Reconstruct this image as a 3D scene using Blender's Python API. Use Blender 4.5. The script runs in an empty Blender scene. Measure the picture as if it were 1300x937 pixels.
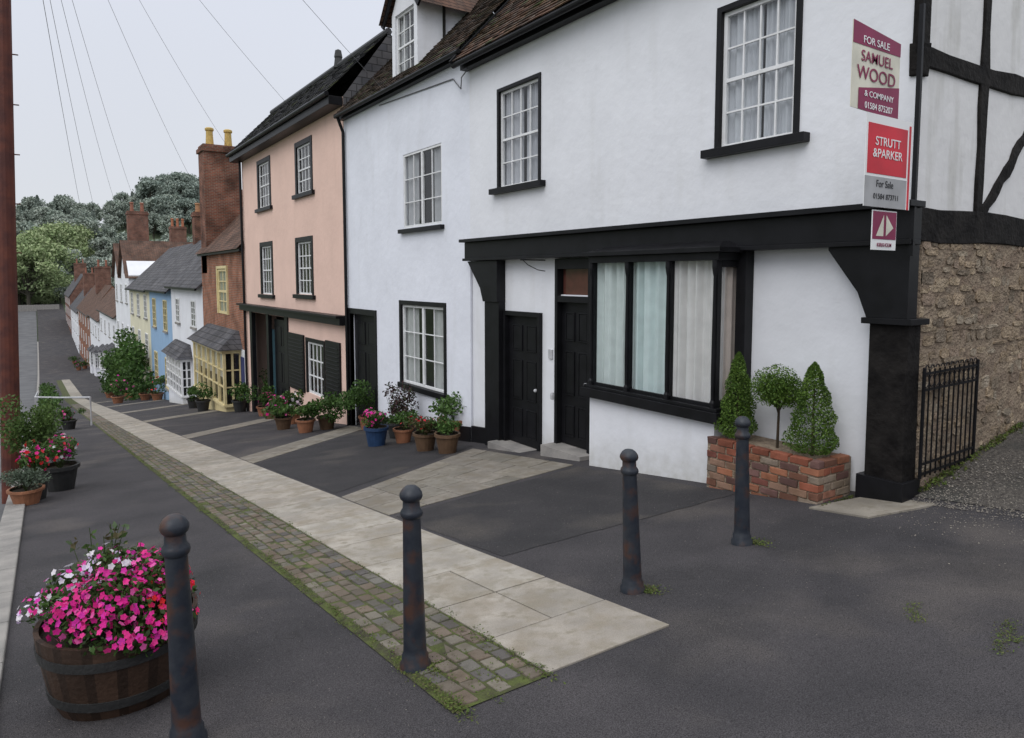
import bpy, math, random
from mathutils import Vector, Matrix
random.seed(7)
U=random.uniform
sc=bpy.context.scene
# ---------------------------------------------------------------- survey of the real positions (camera match)
f=890;YAW=math.atan(602/890);PIT=math.atan(71/890)
FX=(math.sin(YAW),math.cos(YAW));RX=(math.cos(YAW),-math.sin(YAW))
def ray(px,py):
    r=(px-650)/f;u=(423-py)/f
    a=math.cos(PIT)+u*math.sin(PIT);z=u*math.cos(PIT)-math.sin(PIT)
    return (FX[0]*a+RX[0]*r,FX[1]*a+RX[1]*r,z)
def fp(px,py,X=7.0):
    d=ray(px,py);t=X/d[0];return d[1]*t,d[2]*t
def sp(px,py,Y=3.5):
    d=ray(px,py);t=Y/d[1];return d[0]*t,d[2]*t
def rect(pl,pr,pt,pb,X=7.0):
    m=(pt+pb)/2
    y1,zt=fp(pl,pt,X);_,zb=fp(pl,pb,X);y0,_=fp(pr,m,X);y1,_=fp(pl,m,X)
    return y0,y1,zb,zt
PROF=[(-50,4.5),(0,-1.78),(60,-9.28),(75,-11.1),(131,-15.3),(180,-16.6),(230,-14.5),(300,-9.5),(450,-4),(2000,-2)]
def P(y):
    for (a,za),(b,zb) in zip(PROF,PROF[1:]):
        if y<=b: return za+(zb-za)*(y-a)/(b-a)
    return PROF[-1][1]
def G(x,y):
    z=P(y)
    if x>6.9 and y<8: z+=(min(x,30)-6.9)*.17
    return z
def gp(px,py):
    d=ray(px,py);t=2.0
    while t<400:
        if d[2]*t<G(d[0]*t,d[1]*t): break
        t+=.02
    return d[0]*t,d[1]*t
# ---------------------------------------------------------------- materials
def mth(N,L,op,a,bv=None):
    q=N.new('ShaderNodeMath');q.operation=op
    for i,v in enumerate((a,bv)):
        if v is None: continue
        if hasattr(v,'is_linked'): L.new(v,q.inputs[i])
        else: q.inputs[i].default_value=v
    return q.outputs[0]
def mat(name,c1,c2=None,scale=3.0,rough=.8,bump=.0,bscale=30,attr=False,spec=.3,ramp=(.35,.65),c3=None,s3=.5,metal=0,trans=0,detail=4,bd=.02,speck=0,r3=(.5,.68),c4=None,s4=.3,cracks=0):
    m=bpy.data.materials.new(name);m.use_nodes=True
    nt=m.node_tree;N=nt.nodes;L=nt.links
    b=N['Principled BSDF'];b.inputs['Roughness'].default_value=rough
    b.inputs['Specular IOR Level'].default_value=spec;b.inputs['Metallic'].default_value=metal
    geo=N.new('ShaderNodeNewGeometry')
    def noise(s,d=detail,off=0):
        n=N.new('ShaderNodeTexNoise');n.inputs['Scale'].default_value=s;n.inputs['Detail'].default_value=d
        if off:
            v=N.new('ShaderNodeVectorMath');v.inputs[1].default_value=(off*3.1,off*7.7,off*1.3);L.new(geo.outputs['Position'],v.inputs[0]);L.new(v.outputs[0],n.inputs['Vector'])
        else: L.new(geo.outputs['Position'],n.inputs['Vector'])
        return n
    def mixc(fac,a,bb,mode='MIX'):
        x=N.new('ShaderNodeMix');x.data_type='RGBA';x.blend_type=mode
        for s,v in ((0,fac),(6,a),(7,bb)):
            if hasattr(v,'is_linked'): L.new(v,x.inputs[s])
            else: x.inputs[s].default_value=v if s==0 else (*v,1)
        return x.outputs[2]
    def rampn(o,a,bb,lo=0,hi=1):
        r=N.new('ShaderNodeMapRange');r.inputs[1].default_value=a;r.inputs[2].default_value=bb;r.inputs[3].default_value=lo;r.inputs[4].default_value=hi
        L.new(o,r.inputs[0]);return r.outputs[0]
    if c2 is None: c2=tuple(v*.75 for v in c1)
    col=mixc(rampn(noise(scale).outputs[0],*ramp),c1,c2)
    if c3: col=mixc(rampn(noise(s3,off=3).outputs[0],*r3),col,c3)
    if c4: col=mixc(rampn(noise(s4,off=7).outputs[0],*r3),col,c4)
    if speck:
        v=N.new('ShaderNodeVectorMath');v.operation='SCALE';L.new(col,v.inputs[0]);L.new(rampn(noise(170,1,5).outputs[0],.3,.7,1-speck,1+speck),v.inputs[3]);col=v.outputs[0]
    if cracks:
        nn=noise(1.6,3,2);ad=N.new('ShaderNodeVectorMath');ad.operation='SCALE';ad.inputs[3].default_value=.7;L.new(nn.outputs['Color'],ad.inputs[0])
        a2=N.new('ShaderNodeVectorMath');L.new(ad.outputs[0],a2.inputs[0]);L.new(geo.outputs['Position'],a2.inputs[1])
        vo=N.new('ShaderNodeTexVoronoi');vo.feature='DISTANCE_TO_EDGE';vo.inputs['Scale'].default_value=.55;L.new(a2.outputs[0],vo.inputs['Vector'])
        k=rampn(vo.outputs['Distance'],.001,.004,1,0);k=mth(N,L,'MULTIPLY',k,rampn(noise(.5,2,9).outputs[0],.5,.6,0,cracks))
        col=mixc(k,col,(.018,.018,.016))
    if attr:
        a=N.new('ShaderNodeAttribute');a.attribute_name='Col'
        col=mixc(1.0,col,a.outputs['Color'],'MULTIPLY')
    L.new(col,b.inputs['Base Color'])
    if bump:
        bn=N.new('ShaderNodeBump');bn.inputs['Strength'].default_value=bump;bn.inputs['Distance'].default_value=bd
        L.new(noise(bscale,3).outputs[0],bn.inputs['Height']);L.new(bn.outputs[0],b.inputs['Normal'])
    if trans:
        t=N.new('ShaderNodeBsdfTranslucent');L.new(col,t.inputs[0]);ms=N.new('ShaderNodeMixShader');ms.inputs[0].default_value=trans
        L.new(b.outputs[0],ms.inputs[1]);L.new(t.outputs[0],ms.inputs[2]);L.new(ms.outputs[0],N['Material Output'].inputs[0])
    return m
def brickmat(name,c1,c2,mortar,bw=.22,bh=.075,ms=.012,rough=.9,lo=.55):
    m=bpy.data.materials.new(name);m.use_nodes=True;nt=m.node_tree;N=nt.nodes;L=nt.links;b=N['Principled BSDF']
    geo=N.new('ShaderNodeNewGeometry');sep=N.new('ShaderNodeSeparateXYZ');L.new(geo.outputs['Position'],sep.inputs[0])
    ad=N.new('ShaderNodeMath');ad.operation='ADD';L.new(sep.outputs[0],ad.inputs[0]);L.new(sep.outputs[1],ad.inputs[1])
    cb=N.new('ShaderNodeCombineXYZ');L.new(ad.outputs[0],cb.inputs[0]);L.new(sep.outputs[2],cb.inputs[1])
    br=N.new('ShaderNodeTexBrick');L.new(cb.outputs[0],br.inputs['Vector'])
    br.inputs['Scale'].default_value=1;br.inputs['Brick Width'].default_value=bw;br.inputs['Row Height'].default_value=bh
    br.inputs['Mortar Size'].default_value=ms;br.inputs['Color1'].default_value=(*c1,1);br.inputs['Color2'].default_value=(*c2,1);br.inputs['Mortar'].default_value=(*mortar,1)
    n=N.new('ShaderNodeTexNoise');n.inputs['Scale'].default_value=1.3;n.inputs['Detail'].default_value=6;L.new(geo.outputs['Position'],n.inputs['Vector'])
    mr=N.new('ShaderNodeMapRange');mr.inputs[1].default_value=.3;mr.inputs[2].default_value=.7;mr.inputs[3].default_value=lo;mr.inputs[4].default_value=1.2;L.new(n.outputs[0],mr.inputs[0])
    mx=N.new('ShaderNodeVectorMath');mx.operation='SCALE';L.new(br.outputs[0],mx.inputs[0]);L.new(mr.outputs[0],mx.inputs[3])
    L.new(mx.outputs[0],b.inputs['Base Color']);b.inputs['Roughness'].default_value=rough;b.inputs['Specular IOR Level'].default_value=.2
    bn=N.new('ShaderNodeBump');bn.invert=True;bn.inputs['Strength'].default_value=.6;bn.inputs['Distance'].default_value=.01;L.new(br.outputs['Fac'],bn.inputs['Height']);L.new(bn.outputs[0],b.inputs['Normal'])
    return m
M={}
def plaster(name,c,dirt=(.45,.45,.42),amt=.4,grime=.45):
    m=mat(name,c,tuple(v*.9 for v in c),1.2,.85,.3,6,ramp=(.3,.75),bd=.03)
    nt=m.node_tree;N=nt.nodes;L=nt.links;b=N['Principled BSDF']
    geo=[n for n in N if n.type=='NEW_GEOMETRY'][0]
    mp=N.new('ShaderNodeMapping');mp.inputs['Scale'].default_value=(3,3,.5);L.new(geo.outputs['Position'],mp.inputs[0])
    n=N.new('ShaderNodeTexNoise');n.inputs['Scale'].default_value=1;n.inputs['Detail'].default_value=6;L.new(mp.outputs[0],n.inputs[0])
    r=N.new('ShaderNodeMapRange');r.inputs[1].default_value=.55;r.inputs[2].default_value=.9;r.inputs[4].default_value=amt;L.new(n.outputs[0],r.inputs[0])
    # splash grime in the bottom half metre of the wall, above the sloping pavement
    sep=N.new('ShaderNodeSeparateXYZ');L.new(geo.outputs['Position'],sep.inputs[0])
    h=mth(N,L,'ADD',mth(N,L,'ADD',sep.outputs[2],mth(N,L,'MULTIPLY',sep.outputs[1],.125)),1.8)
    g=N.new('ShaderNodeMapRange');g.inputs[1].default_value=.0;g.inputs[2].default_value=.55;g.inputs[3].default_value=1;g.inputs[4].default_value=0;L.new(h,g.inputs[0])
    n2=N.new('ShaderNodeTexNoise');n2.inputs['Scale'].default_value=7;n2.inputs['Detail'].default_value=5;L.new(geo.outputs['Position'],n2.inputs[0])
    g2=mth(N,L,'MULTIPLY',mth(N,L,'MULTIPLY',g.outputs[0],n2.outputs[0]),grime*2.2)
    fac=mth(N,L,'MINIMUM',mth(N,L,'ADD',r.outputs[0],g2),.9)
    x=N.new('ShaderNodeMix');x.data_type='RGBA';old=b.inputs['Base Color'].links[0].from_socket
    L.new(fac,x.inputs[0]);L.new(old,x.inputs[6]);x.inputs[7].default_value=(*dirt,1);L.new(x.outputs[2],b.inputs['Base Color'])
    return m
M['white']=plaster('white_render',(.77,.775,.81),(.46,.45,.41),amt=.32,grime=.55)
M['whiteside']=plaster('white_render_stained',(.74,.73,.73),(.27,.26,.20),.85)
M['white2']=plaster('white_render_cool',(.77,.785,.85),(.46,.46,.44),amt=.25,grime=.55)
M['pink']=plaster('pink_render',(.78,.55,.46),(.55,.38,.31))
M['blue']=plaster('blue_render',(.28,.42,.6),(.2,.3,.4))
M['cream']=plaster('cream_render',(.7,.66,.5),(.4,.38,.3))
M['black']=mat('black_gloss_paint',(.006,.006,.007),(.010,.010,.012),4,.42,.12,25,spec=.2,bd=.006)
M['timber']=mat('old_black_timber',(.007,.006,.006),(.018,.016,.015),6,.75,.7,18,spec=.12)
M['wpaint']=mat('white_gloss_paint',(.78,.78,.79),(.68,.68,.68),5,.4,.05,20)
M['yellow']=mat('yellow_paint',(.72,.61,.34),(.60,.49,.26),5,.5)
M['brick']=brickmat('orange_brick',(.36,.13,.07),(.24,.085,.05),(.28,.22,.17))
M['brickc']=brickmat('chimney_brick',(.27,.09,.055),(.15,.055,.04),(.22,.17,.13),lo=.35)
M['brickd']=brickmat('dark_brick',(.25,.09,.06),(.16,.065,.05),(.2,.16,.13))
M['slate']=brickmat('slate_roof',(.085,.085,.095),(.12,.115,.12),(.03,.03,.03),.3,.2,.01)
M['tile']=brickmat('clay_tile_roof',(.16,.09,.065),(.11,.075,.06),(.03,.02,.02),.2,.1,.008)
M['tiles']=mat('roof_tiles',(1,1,1),(.6,.6,.6),5,.9,.4,40,attr=True,c3=(.55,.6,.4),s3=1.5,spec=.15)
AS=dict(rough=.85,bump=.8,bscale=150,bd=.006,detail=6,speck=.6,spec=.2,ramp=(.25,.75))
M['asphalt']=mat('asphalt',(.062,.057,.060),(.038,.036,.039),1.3,c3=(.105,.092,.084),s3=.65,r3=(.53,.78),c4=(.029,.028,.030),s4=.9,cracks=.35,**AS)
M['asphalt_new']=mat('asphalt_patch',(.046,.043,.045),(.030,.029,.031),1.9,c3=(.08,.071,.064),s3=.8,r3=(.53,.75),**AS)
M['road']=mat('road_asphalt',(.13,.13,.135),(.09,.09,.095),.5,.85,.3,60,bd=.01)
M['gravel']=mat('gravel',(.13,.115,.10),(.045,.04,.037),30,.95,1,60,ramp=(.3,.7),bd=.03,c3=(.05,.05,.045),s3=1.2,speck=.4)
M['slab']=mat('paving_stone',(1,1,1),(.70,.70,.70),2.6,.85,.35,60,attr=True,bd=.006,c3=(.68,.65,.59),s3=4,speck=.14,c4=(.66,.65,.60),s4=11,detail=6)
M['moss']=mat('mossy_joint',(.09,.11,.03),(.05,.045,.03),9,.95,.8,80,bd=.02)
M['stone']=mat('rubble_stone',(1,1,1),(.62,.6,.56),9,.95,1,35,attr=True,bd=.04,speck=.25)
M['mortar']=mat('mortar',(.30,.235,.17),(.2,.15,.11),8,.95,1,30,bd=.04)
M['leaf']=mat('leaves',(1,1,1),(.7,.75,.7),4,.6,attr=True,trans=.25,spec=.25,detail=2)
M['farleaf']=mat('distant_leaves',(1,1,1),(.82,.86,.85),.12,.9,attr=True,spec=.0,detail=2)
M['petal']=mat('petals',(1,1,1),(.85,.85,.85),20,.6,attr=True,trans=.3,spec=.2,detail=2)
M['pot']=mat('painted_parts',(1,1,1),(.75,.75,.75),8,.6,.3,40,attr=True)
M['iron']=mat('bollard_paint',(.016,.020,.029),(.028,.032,.04),14,.45,.35,60,spec=.35,bd=.004,c3=(.06,.03,.022),s3=9)
M['rust']=mat('rusty_metal',(.12,.035,.022),(.07,.022,.018),5,.6,.3,40)
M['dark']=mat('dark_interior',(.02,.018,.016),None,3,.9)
M['kerb']=mat('kerb_stone',(.30,.28,.26),(.2,.19,.18),3,.9,.5,30)
M['grass']=mat('grass',(.13,.16,.09),(.09,.12,.07),.1,.95,.5,2)
M['cloth']=mat('curtain_cloth',(1,1,1),(.9,.9,.9),6,.9,attr=True,trans=.15,detail=2)
M['redwood']=mat('red_fanlight_board',(.12,.035,.025),None,8,.85)
M['metal']=mat('galvanised',(.5,.5,.52),None,5,.45)
M['wire']=mat('cable_sheath',(.16,.16,.17),None,5,.6)
def glassmat():
    m=bpy.data.materials.new('window_glass');m.use_nodes=True;N=m.node_tree.nodes;L=m.node_tree.links
    N.remove(N['Principled BSDF']);t=N.new('ShaderNodeBsdfTransparent');t.inputs[0].default_value=(.95,.97,.97,1)
    g=N.new('ShaderNodeBsdfGlossy');g.inputs['Roughness'].default_value=.03
    geo=N.new('ShaderNodeNewGeometry');n=N.new('ShaderNodeTexNoise');n.inputs['Scale'].default_value=4;L.new(geo.outputs['Position'],n.inputs[0])
    b=N.new('ShaderNodeBump');b.inputs['Strength'].default_value=.1;b.inputs['Distance'].default_value=.03;L.new(n.outputs[0],b.inputs['Height']);L.new(b.outputs[0],g.inputs['Normal'])
    dt=N.new('ShaderNodeVectorMath');dt.operation='DOT_PRODUCT';L.new(geo.outputs['Normal'],dt.inputs[0]);L.new(geo.outputs['Incoming'],dt.inputs[1])
    q=lambda *a:mth(N,L,*a)
    sch=q('ADD',q('MULTIPLY',q('POWER',q('SUBTRACT',1.0,q('ABSOLUTE',dt.outputs['Value'])),5.0),.9),.07)
    x=N.new('ShaderNodeMixShader');L.new(sch,x.inputs[0]);L.new(t.outputs[0],x.inputs[1]);L.new(g.outputs[0],x.inputs[2]);L.new(x.outputs[0],N['Material Output'].inputs[0]);return m
M['glass']=glassmat()
# ---------------------------------------------------------------- mesh builder
class MB:
    def __init__(s): s.v=[];s.f=[];s.c=[]
    def poly(s,pts,col=(1,1,1)):
        i=len(s.v);s.v+= [tuple(p) for p in pts];s.f.append(tuple(range(i,i+len(pts))));s.c.append(col)
    def hexa(s,p,col=(1,1,1)):
        i=len(s.v);s.v+=[tuple(q) for q in p]
        for q in ((3,2,1,0),(4,5,6,7),(0,1,5,4),(1,2,6,5),(2,3,7,6),(3,0,4,7)):
            s.f.append(tuple(i+k for k in q));s.c.append(col)
    def box(s,x0,x1,y0,y1,z0,z1,col=(1,1,1),j=0):
        r=lambda:U(-j,j) if j else 0
        s.hexa([(x+r(),y+r(),z+r()) for z in (z0,z1) for x,y in ((x0,y0),(x1,y0),(x1,y1),(x0,y1))],col)
    def prism(s,A,B,col):
        n=len(A);i=len(s.v);s.v+=A+B
        s.f.append(tuple(range(i,i+n)));s.c.append(col);s.f.append(tuple(range(i+2*n-1,i+n-1,-1)));s.c.append(col)
        for k in range(n):
            l=(k+1)%n;s.f.append((i+k,i+n+k,i+n+l,i+l));s.c.append(col)
    def prismX(s,poly,x0,x1,col=(1,1,1)): s.prism([(x0,y,z) for y,z in poly],[(x1,y,z) for y,z in poly],col)
    def prismY(s,poly,y0,y1,col=(1,1,1)): s.prism([(x,y0,z) for x,z in poly],[(x,y1,z) for x,z in poly],col)
    def beam(s,a,b,w,d,col=(1,1,1),up=(0,0,1)):
        a=Vector(a);b=Vector(b);t=(b-a).normalized();u=Vector(up)
        if abs(t.dot(u))>.98:u=Vector((1,0,0))
        r=t.cross(u).normalized()*w/2;q=t.cross(r).normalized()*d/2
        s.hexa([a-r-q,a+r-q,a+r+q,a-r+q,b-r-q,b+r-q,b+r+q,b-r+q],col)
    def tube(s,pts,rad,seg=8,col=(1,1,1),cap=True):
        rings=[];n=len(pts);pts=[Vector(p) for p in pts]
        if not hasattr(rad,'__len__'): rad=[rad]*n
        for k,p in enumerate(pts):
            t=(pts[min(k+1,n-1)]-pts[max(k-1,0)]).normalized();u=Vector((0,0,1)) if abs(t.z)<.95 else Vector((1,0,0))
            r=t.cross(u).normalized();q=t.cross(r);i=len(s.v)
            for a in range(seg):
                an=2*math.pi*a/seg;s.v.append(tuple(p+(r*math.cos(an)+q*math.sin(an))*rad[k]))
            rings.append(i)
        for a,b in zip(rings,rings[1:]):
            for k in range(seg):
                l=(k+1)%seg;s.f.append((a+k,a+l,b+l,b+k));s.c.append(col)
        if cap:
            s.f.append(tuple(rings[0]+k for k in range(seg))[::-1]);s.c.append(col);s.f.append(tuple(rings[-1]+k for k in range(seg)));s.c.append(col)
    def lathe(s,prof,c,seg=20,cols=None,lean=(0,0)):
        base=[]
        for r,z in prof:
            i=len(s.v);base.append(i)
            for k in range(seg):
                a=2*math.pi*k/seg;s.v.append((c[0]+lean[0]*z+r*math.cos(a),c[1]+lean[1]*z+r*math.sin(a),c[2]+z))
        for j,(a,b) in enumerate(zip(base,base[1:])):
            col=cols[j] if cols else (1,1,1)
            for k in range(seg):
                l=(k+1)%seg;s.f.append((a+k,a+l,b+l,b+k));s.c.append(col)
    def leaf(s,p,size,col,up=0):
        n=Vector((random.gauss(0,1),random.gauss(0,1),random.gauss(0,1)+up)).normalized()
        t=n.orthogonal().normalized();t=Matrix.Rotation(U(0,6.28),3,n)@t;b=n.cross(t);p=Vector(p)
        s.poly([p-t*size,p-b*size*.5,p+t*size,p+b*size*.5],col)
    def flower(s,p,size,col,dirn):
        n=(Vector(dirn)+Vector((U(-.6,.6),U(-.6,.6),U(-.3,.6)))).normalized();t=n.orthogonal().normalized();t=Matrix.Rotation(U(0,6.28),3,n)@t;p=Vector(p)
        for k in range(5):
            a=Matrix.Rotation(k*2*math.pi/5,3,n)@t;b=n.cross(a)
            s.poly([p,p+(a*.6+b*.42)*size+n*size*.12,p+a*size+n*size*U(0,.2),p+(a*.6-b*.42)*size+n*size*.12],col)
    def blob(s,c,r,n,size,pal,shell=.55):
        for k in range(n):
            d=Vector((random.gauss(0,1),random.gauss(0,1),random.gauss(0,1))).normalized();q=shell+(1-shell)*random.random()**.6
            p=(c[0]+d.x*q*r[0],c[1]+d.y*q*r[1],c[2]+d.z*q*r[2])
            cc=random.choice(pal);v=U(.7,1.25);s.leaf(p,size*U(.6,1.3),(cc[0]*v,cc[1]*v,cc[2]*v))
    def done(s,name,m,parent=None,bevel=0,smooth=False,origin=None):
        me=bpy.data.meshes.new(name)
        o=Vector(origin) if origin else Vector((0,0,0))
        me.from_pydata([tuple(Vector(p)-o) for p in s.v] if origin else s.v,[],s.f);me.materials.append(M[m] if isinstance(m,str) else m)
        ca=me.color_attributes.new('Col','FLOAT_COLOR','CORNER');d=[]
        for fc,c in zip(s.f,s.c): d+=[c[0],c[1],c[2],1.0]*len(fc)
        ca.data.foreach_set('color',d)
        if smooth: me.polygons.foreach_set('use_smooth',[True]*len(me.polygons))
        ob=bpy.data.objects.new(name,me);sc.collection.objects.link(ob);ob.location=o
        if bevel:
            b=ob.modifiers.new('bevel','BEVEL');b.width=bevel;b.segments=2;b.limit_method='ANGLE'
        if parent: 
            ob.parent=parent;ob.matrix_parent_inverse=Matrix.Translation(parent.location).inverted()
        return ob
def empty(name,loc):
    e=bpy.data.objects.new(name,None);e.location=loc;e.empty_display_size=.5;sc.collection.objects.link(e);return e
def wall(mb,X,y0,y1,z0,z1,holes,rev=.14):
    ys=sorted({y0,y1}|{h[0] for h in holes}|{h[1] for h in holes});zs=sorted({z0,z1}|{h[2] for h in holes}|{h[3] for h in holes})
    for a,b in zip(ys,ys[1:]):
        for c,d in zip(zs,zs[1:]):
            my,mz=(a+b)/2,(c+d)/2
            if any(h[0]<my<h[1] and h[2]<mz<h[3] for h in holes): continue
            mb.poly([(X,b,c),(X,a,c),(X,a,d),(X,b,d)])
    for h in holes:
        a,b,c,d=h
        mb.poly([(X,a,c),(X,a,d),(X+rev,a,d),(X+rev,a,c)]);mb.poly([(X,b,c),(X+rev,b,c),(X+rev,b,d),(X,b,d)])
        mb.poly([(X,a,d),(X,b,d),(X+rev,b,d),(X+rev,a,d)]);mb.poly([(X,a,c),(X+rev,a,c),(X+rev,b,c),(X,b,c)])
def curtain(mb,X,y0,y1,z0,z1,col,amp=.025,freq=9):
    n=int((y1-y0)*70)+4;ph=U(0,6);s=0;pts=[]
    for k in range(n+1):
        s+=freq*2*math.pi/70*(1+.5*math.sin(k*.17+ph))
        pts.append((X+amp*math.sin(s)+amp*.4*math.sin(k*.9),y0+(y1-y0)*k/n))
    for a,b in zip(pts,pts[1:]): mb.poly([(a[0],a[1],z0),(b[0],b[1],z0),(b[0],b[1],z1),(a[0],a[1],z1)],col)
class Set:
    def __init__(s): s.b={}
    def __getitem__(s,k):
        if k not in s.b: s.b[k]=MB()
        return s.b[k]
def sash(S,r,X,cols,rows,frame=.05,outer=0,fm='wpaint',om='black',curt=(.75,.75,.75),meet=True,bar=.022,mid=False,curtmode='full'):
    y0,y1,z0,z1=r
    if outer:
        for a in ((y0,y0+outer,z0,z1),(y1-outer,y1,z0,z1),(y0+outer,y1-outer,z1-outer,z1)):
            S[om].box(X-.025,X+.06,a[0],a[1],a[2],a[3])
        y0+=outer;y1-=outer;z1-=outer
    F=S[fm];w=frame
    F.box(X+.03,X+.085,y0,y0+w,z0,z1);F.box(X+.03,X+.085,y1-w,y1,z0,z1);F.box(X+.032,X+.083,y0+w,y1-w,z0,z0+w);F.box(X+.032,X+.083,y0+w,y1-w,z1-w,z1)
    iy0,iy1,iz0,iz1=y0+w,y1-w,z0+w,z1-w
    for k in range(1,cols):
        y=iy0+(iy1-iy0)*k/cols;ww=bar if not(mid and k*2==cols) else w*1.5
        F.box(X+.045 if ww==bar else X+.028,X+.075,y-ww/2,y+ww/2,iz0,iz1)
    for k in range(1,rows):
        z=iz0+(iz1-iz0)*k/rows;ww=bar if not(meet and k*2==rows) else w*.9
        F.box(X+.047 if ww==bar else X+.035,X+.073,iy0,iy1,z-ww/2,z+ww/2)
    for k in range(cols):
        for l in range(rows):
            a=iy0+(iy1-iy0)*k/cols;b=iy0+(iy1-iy0)*(k+1)/cols;c=iz0+(iz1-iz0)*l/rows;d=iz0+(iz1-iz0)*(l+1)/rows;t=U(-.004,.004);u=U(-.004,.004)
            S['glass'].poly([(X+.062+t,b,c),(X+.062-t,a,c),(X+.062-t+u,a,d),(X+.062+t+u,b,d)])
    if curt:
        if curtmode=='full':
            m=(y0+y1)/2;gp_=U(.02,.06)
            curtain(S['cloth'],X+.125,y0,m-gp_,z0,z1,curt);curtain(S['cloth'],X+.125,m+gp_,y1,z0,z1,curt)
        else:
            w3=(y1-y0)*.3
            curtain(S['cloth'],X+.13,y0,y0+w3,z0,z1,curt);curtain(S['cloth'],X+.13,y1-w3,y1,z0,z1,curt)
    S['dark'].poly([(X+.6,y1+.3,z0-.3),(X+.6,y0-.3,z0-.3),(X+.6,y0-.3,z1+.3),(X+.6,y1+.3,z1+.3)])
def door(S,r,X,m='black'):
    y0,y1,z0,z1=r;D=S[m];D.box(X+.05,X+.1,y0,y1,z0,z1)
    w=y1-y0;h=z1-z0;s=w*.13
    for c in range(2):
        ya=y0+s+c*(w-s)/2;yb=ya+(w-3*s)/2
        for za,zb in ((.06,.28),(.35,.66),(.73,.93)):
            a,b=z0+h*za,z0+h*zb
            D.box(X+.035,X+.055,ya+.03,yb-.03,a+.03,b-.03)
            for q in ((ya,ya+.02,a,b),(yb-.02,yb,a,b),(ya+.02,yb-.02,a,a+.02),(ya+.02,yb-.02,b-.02,b)): D.box(X+.03,X+.055,*q)
    S['metal'].lathe([(0,-.03),(.03,-.02),(.035,0),(.03,.02),(0,.03)],(X+.0,y0+.1,z0+h*.45),10)
def roof_tiles(name,parent,y0,y1,xe,ze,xr,zr,th=.13,tw=.18,pal=((.12,.07,.05),(.15,.09,.065),(.09,.06,.05),(.11,.085,.07)),holes=()):
    mb=MB();L=math.hypot(xr-xe,zr-ze);n=int(L/th)+1;dx=(xr-xe)/L;dz=(zr-ze)/L;nx,nz=-dz,dx
    for k in range(n):
        a=k*th;b=min(a+th*1.35,L);off=(k%2)*tw/2;y=y0-off
        while y<y1:
            ya=max(y+.004,y0);yb=min(y+tw-.004,y1)
            if yb>ya and not any(h[0]<(ya+yb)/2<h[1] and h[2]<a<h[3] for h in holes):
                j=U(-.006,.010);l1=.03+j;l2=.004
                def q(s,y,l): return (xe+dx*s+nx*l,y,ze+dz*s+nz*l)
                c=random.choice(pal);v=U(.75,1.25);c=(c[0]*v,c[1]*v,c[2]*v)
                if random.random()<.04: c=(.10,.11,.06)
                mb.hexa([q(a,yb,l1-.018),q(a,ya,l1-.018),q(b,ya,l2-.012),q(b,yb,l2-.012),q(a,yb,l1),q(a,ya,l1),q(b,ya,l2),q(b,yb,l2)],c)
            y+=tw
    mb.poly([(xe,y1,ze-.012),(xe,y0,ze-.012),(xr,y0,zr-.012),(xr,y1,zr-.012)],(.03,.03,.03))
    mb.done(name,'tiles',parent)
def flush(S,parent,bev={}):
    for k,b in S.b.items():
        nm={'black':'black_joinery','wpaint':'window_frames','glass':'window_glass','cloth':'curtains','dark':'interior_backing','timber':'timbers','metal':'door_furniture'}.get(k,k+'_part')
        if b.f: b.done(nm,k,parent,bevel=bev.get(k,0))
# ================================================================ GROUND
def sheet(name,m,xs,ys,zf,parent=None):
    mb=MB();nx=len(xs)
    mb.v=[(x,y,zf(x,y)) for y in ys for x in xs]
    for j in range(len(ys)-1):
        for i in range(nx-1):
            a=j*nx+i;mb.f.append((a,a+1,a+nx+1,a+nx));mb.c.append((1,1,1))
    return mb.done(name,m,parent,smooth=True)
def hill(x,y):
    s=lambda t:(lambda q:q*q*(3-2*q))(min(max(t,0),1))
    z=P(y)-.7
    z+=27*s((y-300)/150)+ (15*math.exp(-((x-72)/40)**2) if y>200 else 0)*s((y-250)/120)
    z+= 25*s((abs(x-0)-90)/200)*s((y-0)/200)
    return z
xs=[-900,-500,-300,-200,-150,-110,-80,-60,-45,-30,-20,-12,-6,0,6,12,20,30,45,60,80,100,125,150,200,300,500,900]
ys=[-60,-20,0,20,60,75,100,131,165,180,200,230,260,280,300,320,340,360,380,400,420,450,480,520,600,800,1200]
sheet('ground','grass',xs,ys,hill)
yy=[-12,-6,-2,0,1,2,3,4,5,6,7.9]+[8.1+i*2 for i in range(26)]+[60,65,70,75,90,110,131,160,180,200,230,250,300]
KX=-.28
sheet('pavement','asphalt',[KX,.5,1.5,2.5,4,5,6,6.9,7.4],yy,lambda x,y:P(y)+(.17*max(0,x-6.9) if y<8 else 0))
sheet('alley_ground','gravel',[7.1+.4*i for i in range(25)],[1.9,2.4,2.8,3.2,3.55],lambda x,y:G(x,y)+.008+.015*math.sin(x*3+y*2)*(x>7.3))
sheet('alley_tarmac','asphalt',[7.4+.8*i for i in range(13)],[-12,-6,-2,0,1,1.6,2.0],lambda x,y:G(x,y))
sheet('road','road',[-12,-8,-4,KX-.22],[-12,0,30,60,75,100,131,165,180,200,230,250,300,360,450],lambda x,y:P(y)-.45)
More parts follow.
